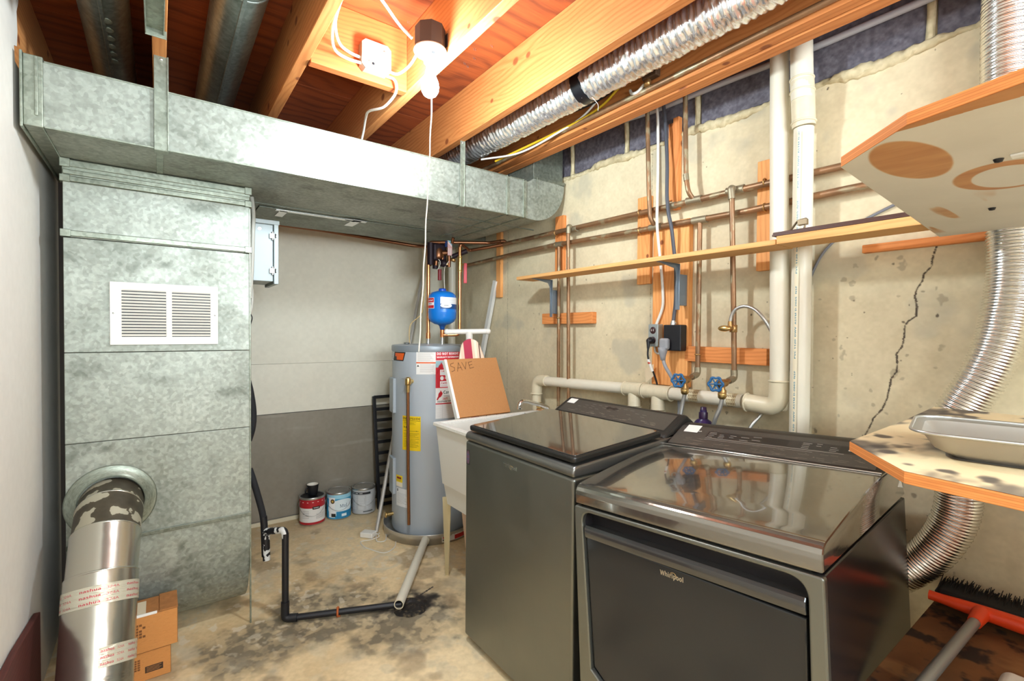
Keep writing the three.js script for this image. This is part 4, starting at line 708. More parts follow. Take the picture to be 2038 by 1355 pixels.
function plyShelf(name, label, cat, pts, y, th, mTop, mUnder) {
  const t = thing(name, label, cat, [1.3, y, .2]);
  const bg = clean(extY(shape(pts.map(p => [p[0], -p[1]])), th, .0015, y)), bp = bg.attributes.position, bu = bg.attributes.uv; for (let i = 0; i < bp.count; i++) bu.setXY(i, bp.getX(i) * .8 + bp.getZ(i), bp.getY(i) - y); part('board', bg, M.plyEdge, t);
  const face = (yy, m, nm, dn) => { const g = new THREE.ShapeGeometry(shape(pts.map(p => [p[0], -p[1]]))); const p = g.attributes.position, uv = g.attributes.uv; for (let i = 0; i < p.count; i++) uv.setXY(i, (p.getX(i) - .7) / 1.2, (p.getY(i) + .9) / 1.4); g.applyMatrix4(new THREE.Matrix4().makeBasis(V(1, 0, 0), V(0, 0, -1), V(0, 1, 0))); if (dn) { const ix = g.index.array; for (let i = 0; i < ix.length; i += 3) { const q = ix[i]; ix[i] = ix[i + 1]; ix[i + 1] = q; } g.computeVertexNormals(); } part(nm, g.translate(0, yy, 0), m, t); };
  if (mTop) face(y + th + .0004, mTop, 'painted_top'); if (mUnder) face(y - .0004, mUnder, 'painted_underside', true);
  return t;
}
const upM = new THREE.MeshStandardMaterial({ map: plyWhite(true), roughness: .6 }), loM = new THREE.MeshStandardMaterial({ map: plyWhite(false), roughness: .75 });
{
  const t = plyShelf('plywood_shelf', 'upper plywood shelf with clipped corner, its white-painted underside showing brown ovals', 'shelf', [[1.862, -.396], [.957, -.337], [.838, -.216], [.79, -.06], [.79, .9], [1.862, .9]], 1.641, .018, null, upM);
  parts('bolt_head', [latheTo([[0, .006], [.005, .005], [.007, 0]], [1.115, 1.6405, -.165], [0, -1, 0], 10), latheTo([[0, .006], [.005, .005], [.007, 0]], [1.53, 1.6405, -.235], [0, -1, 0], 10)], M.black, t);
  part('metal_strip', bx(1.1, 1.12, 1.637, 1.6405, -.15, .88, .001), M.white, t);
}
plyShelf('plywood_shelf', 'lower plywood shelf with a stained, paint-worn top and clipped corner over the dryer', 'shelf', [[1.735, -.372], [1.39, -.352], [1.04, -.343], [.878, -.22], [.86, -.09], [.86, .9], [1.735, .9]], 1.132, .018, loM, null);
{
  const bm = new THREE.MeshStandardMaterial({ roughness: .85, map: tex(1024, 1024, (u, v) => { const n = fbm(u * 7, v * 9, 521, 5, 7, 9), n2 = fbm(u * 20, v * 24, 523, 4, 20, 24); let c = mix3([148, 100, 58], [96, 62, 36], n); c = mix3(c, [40, 30, 26], .85 * ss(.5, .68, n2)); return mix3(c, [176, 132, 84], .5 * ss(.58, .7, fbm(u * 11, v * 5, 525, 4, 11, 5))); }, 1, 1) });
  solo('plywood_shelf', 'lowest dirty brown plywood shelf carrying the broom', 'shelf', bx(1.2, 1.93, .53, .55, -.392, .9, .002), bm, { uv: 'x' });
}
for (const [x, z, l] of [[.9, .86, 'front wooden post of the plywood shelves'], [1.7, .86, 'back wooden post of the plywood shelves']]) solo('shelf_post', l, 'post', [bx(x - .035, x + .035, 0, 1.64, z + .042, z + .08, .003)], M.joist2, { uv: 'y' });
{ // metal tray
  const t = thing('baking_tray', 'shallow grey metal tray lying on the stained plywood shelf', 'tray', [1.08, 1.152, -.05]); const m = S(lin(.42, .39, .35), .35, .7);
  const lo = rrect(-.2, -.07, .2, .07, .03), W = .235, H = .1, ring = (w, h, r, y) => { const p = rrect(-w, -h, w, h, r).getPoints(8); return p.map(q => [q.x, y, q.y]); };
  const A = ring(.19, .06, .03, 0), m1 = ring(.215, .085, .04, .014), B = ring(.23, .1, .045, .038), D = ring(.244, .112, .05, .043);
  const strip = (a, b) => { const pos = [], idx = []; a.forEach((q, i) => { pos.push(...q, ...b[i]); }); for (let i = 0; i < a.length; i++) { const j = (i + 1) % a.length; idx.push(i * 2, j * 2, i * 2 + 1, j * 2, j * 2 + 1, i * 2 + 1); } const g = new THREE.BufferGeometry(); g.setAttribute('position', new THREE.Float32BufferAttribute(pos, 3)); g.setAttribute('uv', new THREE.Float32BufferAttribute(new Float32Array(pos.length / 3 * 2), 2)); g.setIndex(idx); g.computeVertexNormals(); return g; };
  const fl = new THREE.ShapeGeometry(lo, 8).applyMatrix4(new THREE.Matrix4().makeBasis(V(1, 0, 0), V(0, 0, 1), V(0, -1, 0)));
  const M4 = new THREE.Matrix4().makeRotationY(-1.38).setPosition(1.125, 1.152, -.02);
  part('tray_base', fl.applyMatrix4(M4), m, t); part('tray_side', toCreasedNormals(mergeGeometries([strip(A, m1), strip(m1, B)]).toNonIndexed(), 1.2).applyMatrix4(M4), m, t); part('tray_rim', [strip(B, D).applyMatrix4(M4), sweep([...D, D[0]].map(q => V(...q).applyMatrix4(M4)), .0025, 8, false)], M.steel, t);
}
{ // broom
  const t = thing('broom', 'orange-headed push broom with black bristles lying on the lowest shelf', 'broom', [1.75, .55, -.25]); const o = S(0xf04c1e, .42);
  const y = .6, hx = 1.79;
  const pts = []; for (let k = 0; k <= 40; k++) pts.push([hx + .004 * Math.sin(k / 40 * 3), y, mix(-.385, .13, k / 40)]);
  part('broom_head', [sweep(pts, (i) => .021 * Math.pow(Math.sin(Math.PI * cl(i / 40, .06, .94)), .28), 20), cyl([hx - .005, y, -.275], [hx - .07, y - .004, -.277], .02, .015, 16)], o, t);
  const br = []; for (let k = 0; k < 2600; k++) { const z = -.375 + .49 * rnd(), dy = (rnd() - .5) * .05, l = .1 + .018 * rnd(); br.push(cyl([hx + .012, y + dy * .5, z], [hx + l, y + dy + .012 - .02 * rnd(), z + (rnd() - .5) * .02], .0016, .001, 4, true)); }
  part('bristles', [...br, bx(hx + .012, hx + .1, y - .022, y + .02, -.372, .115, .01)], S(0x101014, .8), t, { kind: 'stuff' });
  part('handle', sweep([[hx - .06, y - .003, -.277], [1.3, .592, -.295], [.62, .585, -.32]], .0125, 16), S(lin(.33, .34, .33), .4, .5), t);
}
{
  const t = thing('white_bin', 'rounded white plastic corner of an item at the bottom right of the shelf', 'container', [1.5, .55, -.13]);
  part('shell', [bx(1.4, 1.53, .551, .605, -.2, .04, .02, 4)], M.whiteGloss, t);
}
// dryer vent hose
{
  const t = thing('vent_hose', 'silver corrugated dryer vent hose along the wall behind the plywood shelves', 'hose', [1.9, .5, -.3]);
  const c = smooth([[1.905, SUB - .01, -.272], [1.905, 2.3, -.272], [1.905, 2.0, -.268], [1.905, 1.65, -.252], [1.905, 1.5, -.25], [1.895, 1.34, -.268], [1.885, 1.23, -.3], [1.878, 1.12, -.348], [1.88, 1.05, -.358], [1.885, .95, -.345], [1.89, .82, -.35], [1.885, .72, -.385], [1.885, .63, -.445], [1.885, .52, -.56], [1.885, .42, -.68]], 900);
  part('corrugated_hose', sweep(c, (i, a, s) => .0525 + .0026 * Math.sin(s * 2 * Math.PI / .0088) + .0008 * (vn(s * 40, a * 3, 5) - .5), 40), M.flexAlu, t);
  const b = c.filter(p => p.y < .985 && p.y > .93);
  part('tape_wrap', sweep(b, (i, a) => .0575 + .002 * Math.sin(a * 3 + i), 32), M.blackTape, t, { label: 'black tape wrapped round the hose' });
  part('tape_tail', sweep(smooth([[1.86, .955, -.29], [1.85, .935, -.27], [1.85, .9, -.255]], 8), (i) => .006, 6), M.blackTape, t);
}
// ================================================================ WATER HEATER CORNER
const HX = 1.503, HZ = -2.983, HR = .253;
{
  const t = thing('water_heater', 'tall grey cylindrical water heater with yellow energy label and red stickers', 'water heater', [HX, .03, HZ]);
  const body = S(0xb2bbc3, .38, .1), cover = S(0xa4adb4, .4, .1);
  part('tank', lathe([[0, .03], [HR - .012, .03], [HR - .004, .034], [HR, .05], [HR, 1.222], [HR + .003, 1.226], [HR + .003, 1.248], [HR - .004, 1.256], [HR - .02, 1.259], [0, 1.266]], HX, 0, HZ, 72), body, t);
  part('top_rim', lathe([[HR + .0005, 1.216], [HR + .0055, 1.22], [HR + .0055, 1.25], [HR, 1.256]], HX, 0, HZ, 72), S(0x8f989f, .35, .2), t);
  for (const [y0, y1] of [[.81, 1.04], [.275, .515]]) { const a = -99 * Math.PI / 180; part('access_cover', bx(-.05, .05, y0, y1, -.02, .012, .006, 2).applyMatrix4(new THREE.Matrix4().makeRotationY(a)).translate(HX + Math.sin(a) * (HR + .002), 0, HZ + Math.cos(a) * (HR + .002)), cover, t); }
  const lab = (name, label, a0, a1, y0, y1, w, h, draw) => part(name, wrapPatch(HX, HZ, HR + .0012, y0, y1, a0 - 26.8, a1 - 26.8), new THREE.MeshStandardMaterial({ map: canvasTex(w, h, draw), roughness: .5 }), t, { label });
  const lines = (c, x, y, w, n, dy, col = '#8a8a88', hh = 3) => { c.fillStyle = col; for (let k = 0; k < n; k++) c.fillRect(x, y + k * dy, w * (.72 + .28 * hash(k, n, 4)), hh); };
  lab('energy_label', 'yellow energy guide label', -43, -13, .585, .806, 256, 400, (c, w, h) => { c.fillStyle = '#f7d117'; c.fillRect(0, 0, w, h); c.fillStyle = '#151515'; c.font = 'bold 38px sans-serif'; c.fillText('ENERGYGUIDE', 6, 42, w - 12); c.fillRect(6, 52, w - 12, 4); lines(c, 20, 70, 200, 3, 12, '#6b5a0a'); c.fillStyle = '#151515'; c.font = 'bold 32px sans-serif'; c.fillText('$ 423', 22, 142); c.fillRect(20, 172, 210, 3); c.beginPath(); c.moveTo(196, 168); c.lineTo(206, 168); c.lineTo(201, 178); c.fill(); lines(c, 20, 200, 216, 4, 14, '#6b5a0a'); c.fillRect(20, 262, 216, 3); lines(c, 20, 280, 216, 7, 13, '#7a680c'); });
  lab('brand_label', 'black, white and orange brand label', -90, -37, 1.148, 1.222, 320, 110, (c, w, h) => { c.fillStyle = '#b2bbc3'; c.fillRect(0, 0, w, h); c.fillStyle = '#e9ebeb'; c.fillRect(40, 14, 130, 84); c.fillStyle = '#15171a'; c.beginPath(); c.moveTo(150, 12); c.lineTo(w - 4, 12); c.lineTo(w - 30, 98); c.lineTo(120, 98); c.fill(); c.fillStyle = '#f0641e'; c.beginPath(); c.moveTo(166, 22); c.lineTo(w - 18, 22); c.lineTo(w - 38, 88); c.lineTo(194, 88); c.lineTo(192, 56); c.lineTo(166, 56); c.fill(); lines(c, 50, 28, 90, 4, 16, '#666'); });
  lab('warning_label', 'white warning label with an orange line', -20, 8, 1.075, 1.222, 256, 320, (c, w, h) => { c.fillStyle = '#eceae6'; c.fillRect(0, 0, w, h); lines(c, 16, 20, 224, 9, 14, '#98948e'); c.fillStyle = '#e8622a'; c.fillRect(0, 150, w, 18); lines(c, 50, 184, 190, 8, 15, '#a8a49e'); c.fillStyle = '#333'; c.beginPath(); c.moveTo(24, 186); c.lineTo(40, 214); c.lineTo(8, 214); c.fill(); });
  const bird = (c, x, y, s) => { c.save(); c.translate(x, y); c.scale(s, s); c.beginPath(); c.moveTo(0, 60); c.lineTo(14, 34); c.bezierCurveTo(12, 18, 22, 6, 30, 4); c.lineTo(34, -10); c.lineTo(42, 4); c.bezierCurveTo(50, 8, 52, 14, 50, 18); c.bezierCurveTo(44, 34, 34, 44, 22, 46); c.lineTo(8, 66); c.closePath(); c.fill(); c.restore(); };
  lab('service_sticker', 'red and white service stickers with a red bird', 8, 74, .79, 1.224, 640, 860, (c, w, h) => {
    c.fillStyle = '#efedea'; c.fillRect(0, 0, w, h);
    c.fillStyle = '#cf2433'; c.fillRect(0, 0, 400, 118); c.fillStyle = '#fff'; c.font = 'bold 44px sans-serif'; c.fillText('DO NOT REMOVE', 14, 52, 376); c.font = 'bold 28px sans-serif'; c.fillText('WARRANTY INFORMATION', 14, 90, 370);
    c.fillStyle = '#d12a38'; c.fillRect(0, 124, w, 346); c.fillStyle = '#9cc4cc'; c.fillRect(0, 126, 150, 84); c.fillStyle = '#c41f2e'; bird(c, 8, 160, 2.0); c.fillStyle = '#fff'; c.font = 'bold 52px sans-serif'; c.fillText('Cardinal', 170, 200); c.fillRect(62, 238, w, 70); c.fillStyle = '#e8eef0'; c.fillRect(70, 262, w, 40); c.fillStyle = '#c41f2e'; c.font = 'bold 34px sans-serif'; c.fillText('Cardinal', 74, 266); c.fillStyle = '#fff'; c.beginPath(); c.arc(90, 346, 26, 0, 7); c.fill(); c.font = 'bold 32px sans-serif'; c.fillText('HOME COMFORT', 130, 358); c.fillRect(62, 384, w, 74); c.fillStyle = '#c41f2e'; c.font = 'bold 36px sans-serif'; c.fillText('Cardinal', 76, 420); lines(c, 76, 432, 260, 2, 12, '#b88');
    c.fillStyle = '#f3f1ee'; c.fillRect(0, 470, w, 200); c.fillStyle = '#c41f2e'; bird(c, 14, 514, 1.7); c.fillStyle = '#23453c'; c.font = 'bold 56px sans-serif'; c.fillText('Cardinal', 110, 546); lines(c, 116, 566, 240, 2, 14, '#667'); c.fillStyle = '#c41f2e'; c.font = 'bold 36px sans-serif'; c.fillText('24/7', 100, 622); c.fillStyle = '#333'; c.font = 'bold 26px sans-serif'; c.fillText('EQUIPMENT REPAIR', 26, 652); c.fillStyle = '#cf2433'; c.fillRect(0, 664, w, 14);
    c.strokeStyle = '#b9bcc0'; c.lineWidth = 2; for (let k = 0; k < 10; k++) { c.beginPath(); c.moveTo(0, 694 + k * 17); c.lineTo(w, 694 + k * 17); c.stroke(); } for (let k = 1; k < 6; k++) { c.beginPath(); c.moveTo(k * 100, 680); c.lineTo(k * 100, h); c.stroke(); }
  });
  lab('small_label', 'small yellow label above a white rating label', -58, -43, .338, .412, 100, 140, (c, w, h) => { c.fillStyle = '#efe9d4'; c.fillRect(0, 0, w, h); c.fillStyle = '#f3d420'; c.fillRect(0, 0, w, 84); c.fillStyle = '#8a2d16'; c.fillRect(14, 20, 70, 26); lines(c, 10, 56, 80, 2, 10, '#8a7a20'); });
  lab('rating_label', 'white rating label', -57, -31, .212, .33, 200, 240, (c, w, h) => { c.fillStyle = '#e4e6e8'; c.fillRect(0, 0, w, h); c.fillStyle = '#3b4046'; c.fillRect(14, 14, 18, 34); lines(c, 14, 66, 170, 9, 16, '#9aa0a6'); });
  const av = -54 * Math.PI / 180, vx = HX + Math.sin(av) * HR, vz = HZ + Math.cos(av) * HR, ox = Math.sin(av), oz = Math.cos(av);
  part('relief_valve', [cyl([vx - ox * .01, 1.03, vz - oz * .01], [vx + ox * .05, 1.03, vz + oz * .05], .015, .013, 18), latheTo([[0, 0], [.017, 0], [.019, .01], [.019, .04], [.014, .05], [0, .05]], [vx + ox * .045, 1.01, vz + oz * .045], [0, 1, 0], 18), cyl([vx + ox * .045, 1.01, vz + oz * .045], [vx + ox * .045, .965, vz + oz * .045], .0125, .0105, 16)], M.brass, t);
  part('lever', bx(-.05, .004, 1.053, 1.056, -.006, .006, .001).applyMatrix4(new THREE.Matrix4().makeRotationY(.5)).translate(vx + ox * .05, 0, vz + oz * .05), M.steel, t);
  part('discharge_tube', sweep([[vx + ox * .045, .975, vz + oz * .045], [vx + ox * .047 + .004, .5, vz + oz * .047], [vx + ox * .05 + .012, .125, vz + oz * .05]], .0098, 14), S(lin(.3, .13, .055), .38, .8), t);
  const ad = -98 * Math.PI / 180; part('drain_cock', [cyl([HX + Math.sin(ad) * HR * .98, .135, HZ + Math.cos(ad) * HR * .98], [HX + Math.sin(ad) * (HR + .045), .132, HZ + Math.cos(ad) * (HR + .045)], .011, .013, 14), latheTo([[0, 0], [.019, 0], [.02, .008], [.014, .012], [0, .013]], [HX + Math.sin(ad) * (HR + .042), .132, HZ + Math.cos(ad) * (HR + .042)], [Math.sin(ad), 0, Math.cos(ad)], 14)], M.brass, t);
  parts('pipe_nipple', [[1.477, -2.963], [1.545, -2.89], [1.36, -3.05]].map(([x, z], i) => i < 2 ? cyl([x, 1.25, z], [x, 1.31, z], .012, .012, 16) : lathe([[0, 1.262], [.02, 1.262], [.02, 1.272], [0, 1.274]], x, 0, z, 16)), M.steel, t);
}
{
  const t = thing('drain_pan', 'round aluminium drain pan under the water heater', 'pan', [HX, 0, HZ]);
  part('pan', lathe([[0, .004], [.292, .004], [.3, .008], [.304, .066], [.308, .068], [.308, .064], [.305, .001], [0, .0005]], HX, 0, HZ, 72), S(lin(.62, .61, .58), .34, .75), t);
  part('caution_label', wrapPatch(HX, HZ, .3072, .012, .055, -12, 60), new THREE.MeshStandardMaterial({ roughness: .5, map: canvasTex(512, 64, (c, w, h) => { c.fillStyle = '#d8d4ce'; c.fillRect(0, 0, w, h); c.fillStyle = '#c22a2a'; c.fillRect(8, 6, 60, 26); c.fillRect(120, 20, w, 40); c.fillStyle = '#444'; c.fillRect(8, 38, 60, 16); }) }), t);
  part('pan_fitting', [latheTo([[.012, -.01], [.027, -.01], [.027, .012], [.02, .02], [0, .02]], [1.343, .035, -2.722], [-.55, 0, .84], 20)], M.pvcFit, t);
}
{
  const t = thing('pan_drain_pipe', 'short white plastic pipe sloping from the heater pan to the floor drain', 'pipe', [1.13, .0, -2.43]);
  const a = V(1.338, .04, -2.715), b = V(.925, .033, -2.155);
  part('pipe', sweep([a, b], .0235, 24, false), M.pvc, t); part('pipe_inside', sweep([a, b], .0195, 24, false), S(0x8a8272, .7), t);
  const d = b.clone().sub(a).normalize(); part('pipe_end', latheTo([[.0195, 0], [.0235, 0]], b, d, 24), M.pvcFit, t);
}
{ // expansion tank
  const x = 1.545, z = -2.89, t = thing('expansion_tank', 'bright blue expansion tank standing above the water heater', 'tank', [x, 1.345, z]); const bl = S(0x1478d2, .28);
  part('shell', lathe([[0, 1.39], [.012, 1.391], [.05, 1.398], [.08, 1.415], [.093, 1.44], [.0945, 1.47], [.096, 1.475], [.096, 1.483], [.0945, 1.488], [.0945, 1.57], [.09, 1.592], [.072, 1.61], [.04, 1.62], [0, 1.622]], x, 0, z, 48), bl, t);
  part('cap', lathe([[0, 1.64], [.022, 1.638], [.026, 1.63], [.026, 1.616]], x, 0, z, 24), S(0x1a4fb8, .35), t);
  part('neck', lathe([[.03, 1.395], [.02, 1.385], [.016, 1.37], [.013, 1.355], [0, 1.355]], x, 0, z, 20), S(0x174c8e, .35), t);
  const lb = (nm, label, a0, a1, y0, y1, w, h, dr) => part(nm, wrapPatch(x, z, .0955, y0, y1, a0, a1), new THREE.MeshStandardMaterial({ map: canvasTex(w, h, dr), roughness: .45 }), t, { label });
  lb('red_sticker', 'red sticker with white lettering', -112, -62, 1.5, 1.572, 200, 200, (c, w, h) => { c.fillStyle = '#f0e6e6'; c.fillRect(0, 0, w, h); c.fillStyle = '#d01e2c'; c.fillRect(8, 8, w - 16, 78); c.fillRect(8, 140, w - 16, 52); c.fillStyle = '#fff'; c.font = 'bold 38px sans-serif'; c.fillText('Cardinal', 18, 62, 170); c.fillStyle = '#2b3a78'; c.font = 'bold 26px sans-serif'; c.fillText('PLUMBING', 14, 120, 170); });
  lb('tank_label', 'white label with a blue oval panel', -36, 58, 1.498, 1.575, 460, 210, (c, w, h) => { c.fillStyle = '#eef1f3'; c.fillRect(0, 0, w, 120); c.fillStyle = '#104a86'; c.fillRect(0, 120, w, 90); c.fillStyle = '#eef1f3'; c.beginPath(); c.ellipse(120, 150, 120, 42, 0, 0, 7); c.fill(); c.fillStyle = '#555'; c.fillRect(70, 146, 90, 8); c.fillStyle = '#c8cdd2'; for (let k = 0; k < 5; k++) c.fillRect(40, 22 + k * 18, 320, 5); });
  part('tee', [cyl([x, 1.31, z], [x, 1.36, z], .0145, .0145, 18), cyl([x, 1.325, z], [x + .03, 1.325, z + .02], .012, .012, 16)], M.copperNew, t);
}
solo('copper_pipe', 'bright copper pipe rising from the heater top left of the blue tank', 'pipe', [sweep([[1.477, 1.3, -2.963], [1.48, 1.9, -2.97]], .0115, 16), cyl([1.477, 1.3, -2.963], [1.477, 1.34, -2.963], .0155, .0145, 16), cyl([1.479, 1.86, -2.969], [1.48, 1.905, -2.97], .0135, .0135, 16)], M.copperNew);
{
  const t = thing('copper_pipe', 'bright copper pipe bending up right of the blue tank to a red-handled valve', 'pipe', [1.65, 1.32, -2.83]);
  part('pipe_run', sweep(fil([[1.572, 1.325, -2.872], [1.645, 1.325, -2.832], [1.645, 1.93, -2.832]], .03), .0105, 16), M.copperNew, t);
  part('valve_body', [cyl([1.645, 1.75, -2.832], [1.645, 1.86, -2.832], .0145, .0145, 16), torus(.0145, .004, [1.645, 1.76, -2.832], [0, 1, 0], 18, 8), torus(.0145, .004, [1.645, 1.85, -2.832], [0, 1, 0], 18, 8), cyl([1.645, 1.805, -2.832], [1.665, 1.8, -2.8], .008, .006, 12)], M.brass, t);
  part('lever_handle', [bx(-.011, .011, -.125, .01, -.003, .003, .0025, 2).applyMatrix4(new THREE.Matrix4().makeRotationY(-.6)).translate(1.668, 1.8, -2.797)], S(0xc3182c, .4), t, { label: 'red plastic lever' });
}
{ // tangle of pipes above the heater
  const t = thing('mixing_valve_cluster', 'dark tangle of copper fittings and valves under the duct above the heater', 'pipe fittings', [1.58, 1.8, -2.93]);
  part('manifold', [sweep(fil([[1.48, 1.9, -2.97], [1.49, 1.955, -2.975], [1.62, 1.96, -2.9], [1.86, 1.968, -2.8], [1.905, 1.975, -2.72]], .02), .0115, 14), sweep(fil([[1.645, 1.92, -2.832], [1.65, 1.94, -2.825], [1.76, 1.918, -2.9], [1.82, 1.93, -2.82], [1.928, 1.955, -2.72]], .02), .0115, 14), sweep(fil([[1.905, 1.975, -2.72], [1.928, 1.975, -2.7], [1.928, 1.95, -2.7]], .012), .0115, 12)], M.copperDark, t);
  part('mixing_body', [latheTo([[0, 0], [.03, 0], [.036, .02], [.036, .06], [.024, .08], [.02, .11], [0, .11]], [1.545, 1.84, -2.955], [0, 1, 0], 20), cyl([1.5, 1.88, -2.98], [1.62, 1.89, -2.91], .018, .018, 14), cyl([1.53, 1.8, -2.96], [1.535, 1.86, -2.958], .014, .014, 14), cyl([1.57, 1.8, -2.94], [1.57, 1.9, -2.94], .012, .012, 14), cyl([1.605, 1.79, -2.91], [1.605, 1.95, -2.91], .012, .012, 14)], M.copperDark, t);
  parts('brass_fitting', [0, 1, 2, 3, 4].map(k => latheTo([[0, 0], [.016, 0], [.019, .006], [.019, .018], [.014, .024], [0, .024]], [1.49 + .035 * k, 1.8 + .03 * (k % 3), -2.985 + .02 * k], [.3, 1, .2], 10)), M.bronze, t);
  part('dark_valve_body', [bx(1.5, 1.6, 1.83, 1.95, -2.99, -2.93, .015, 2), cyl([1.49, 1.8, -2.96], [1.49, 1.95, -2.96], .022, .022, 16), cyl([1.535, 1.78, -2.975], [1.535, 1.96, -2.975], .02, .02, 16), cyl([1.62, 1.86, -2.89], [1.7, 1.9, -2.83], .017, .017, 14), latheTo([[0, 0], [.024, .004], [.026, .03], [.016, .05], [0, .05]], [1.575, 1.79, -2.93], [0, 1, 0], 16)], S(0x2a1d26, .5, .4), t);
  part('blue_fitting', cyl([1.59, 1.925, -2.915], [1.59, 1.965, -2.915], .014, .014, 14), S(0x28407c, .4), t);
  part('red_fitting', cyl([1.555, 1.7, -2.95], [1.555, 1.775, -2.95], .013, .013, 14), S(0x7a1622, .45), t);
  parts('thin_wire', [sweep(smooth([[1.6, 1.83, -2.9], [1.575, 1.79, -2.91], [1.563, 1.72, -2.9], [1.56, 1.63, -2.885]], 20), .0022, 6), sweep(smooth([[1.5, 1.93, -2.96], [1.51, 1.87, -2.94], [1.55, 1.82, -2.93], [1.53, 1.77, -2.93]], 20), .0025, 6)], M.cable, t);
  part('drop_pipe', [sweep([[1.61, 1.984, -2.86], [1.61, 1.95, -2.88]], .011, 12)], M.copperDark, t);
}
solo('card_tag', 'small pink and white card tag hanging from the pipe fittings above the blue tank', 'tag', [bx(1.578, 1.612, 1.865, 1.965, -2.882, -2.88, .0008)], new THREE.MeshStandardMaterial({ roughness: .6, map: canvasTex(128, 256, (c, w, h) => { c.fillStyle = '#dba9a8'; c.fillRect(0, 0, w, h); c.fillStyle = '#7fc0d0'; c.beginPath(); c.moveTo(0, 0); c.lineTo(w, 0); c.lineTo(w, 80); c.fill(); c.fillStyle = '#f0e4e0'; c.beginPath(); c.moveTo(0, 20); c.lineTo(w, 84); c.lineTo(w, 110); c.lineTo(0, 40); c.fill(); c.fillStyle = '#e9d8d6'; c.fillRect(20, 130, 30, 110); c.fillRect(74, 130, 30, 110); }) }));
solo('vent_pipe', 'white plastic pipe standing in the far corner behind the blue tank', 'pipe', sweep([[1.915, .02, -3.42], [1.915, SUB - .01, -3.42]], .03, 24), M.pvc);
solo('vent_pipe', 'slim grey-white pipe in the far corner behind the expansion tank wire', 'pipe', sweep([[1.74, .02, -3.56], [1.74, SUB - .01, -3.56]], .022, 20), M.pvcFit);
solo('copper_pipe', 'long copper pipe running under the rear edge of the duct along the back wall', 'pipe', sweep([[.3, 2.035, -3.4], [.9, 2.03, -3.4], [1.56, 2.0, -3.4], [1.6, 1.97, -3.22]], .0125, 14), M.copperDark);
solo('copper_pipe', 'second copper pipe, just above the other under the rear edge of the duct', 'pipe', sweep([[.3, 2.075, -3.42], [.9, 2.068, -3.42], [1.56, 2.045, -3.42]], .0125, 14), M.copperDark);
solo('wood_batten', 'dark horizontal wood ledger under the rear of the duct on the back wall', 'wood strip', bx(.35, 1.6, 2.09, 2.18, ZB, ZB + .04, .003), M.redboard, { uv: 'x' });
solo('yellow_wire', 'thin yellowish wire rising from the heater top beside the copper pipe', 'wire', sweep(smooth([[1.391, 1.262, -3.073], [1.391, 1.36, -3.076], [1.4, 1.4, -3.07], [1.456, 1.467, -3.03], [1.47, 1.55, -3.02], [1.485, 1.7, -3.01], [1.49, 1.85, -2.98]], 40), .0028, 6), S(0xd9b878, .6));
solo('metal_pole', 'long thin grey pole leaning into the far corner behind the water heater', 'pole', sweep([[1.165, .006, -3.09], [1.772, 1.92, -3.62]], .0125, 16), S(0xb9b4ac, .45, .3));
solo('level_strip', 'pale straight strip leaning on the concrete wall beside the ironing board', 'strip', (() => { const a = V(1.955, .02, -3.4), b = V(1.955, 1.715, -2.852), d = b.clone().sub(a), L = d.length(); return bx(-.012, .012, 0, L, -.02, .02, .002).applyQuaternion(new THREE.Quaternion().setFromUnitVectors(V(0, 1, 0), d.normalize())).translate(a.x, a.y, a.z); })(), S(0xd8d6cf, .5));
{
  const t = thing('wire_rack', 'black slatted rack leaning behind the left side of the water heater', 'rack', [1.42, 0, -3.5]); const g = new THREE.Group(); local(g);
  const m4 = new THREE.Matrix4().makeRotationX(-.14).setPosition(1.335, .004, -3.48), w = .2, H = .85, mt = M.black;
  for (const x of [0, w]) part('upright', bx(x - .012, x + .012, 0, H, -.012, .012, .004).applyMatrix4(m4), mt, t);
  part('rail', bx(0, w, H - .02, H + .004, -.012, .012, .004).applyMatrix4(m4), mt, t); part('rail', bx(0, w, .02, .045, -.01, .01, .004).applyMatrix4(m4), mt, t);
  for (let k = 1; k < 10; k++) part('slat', bx(.01, w - .01, k * .083 - .012, k * .083 + .012, -.006, .006, .002).applyMatrix4(m4), mt, t);
}
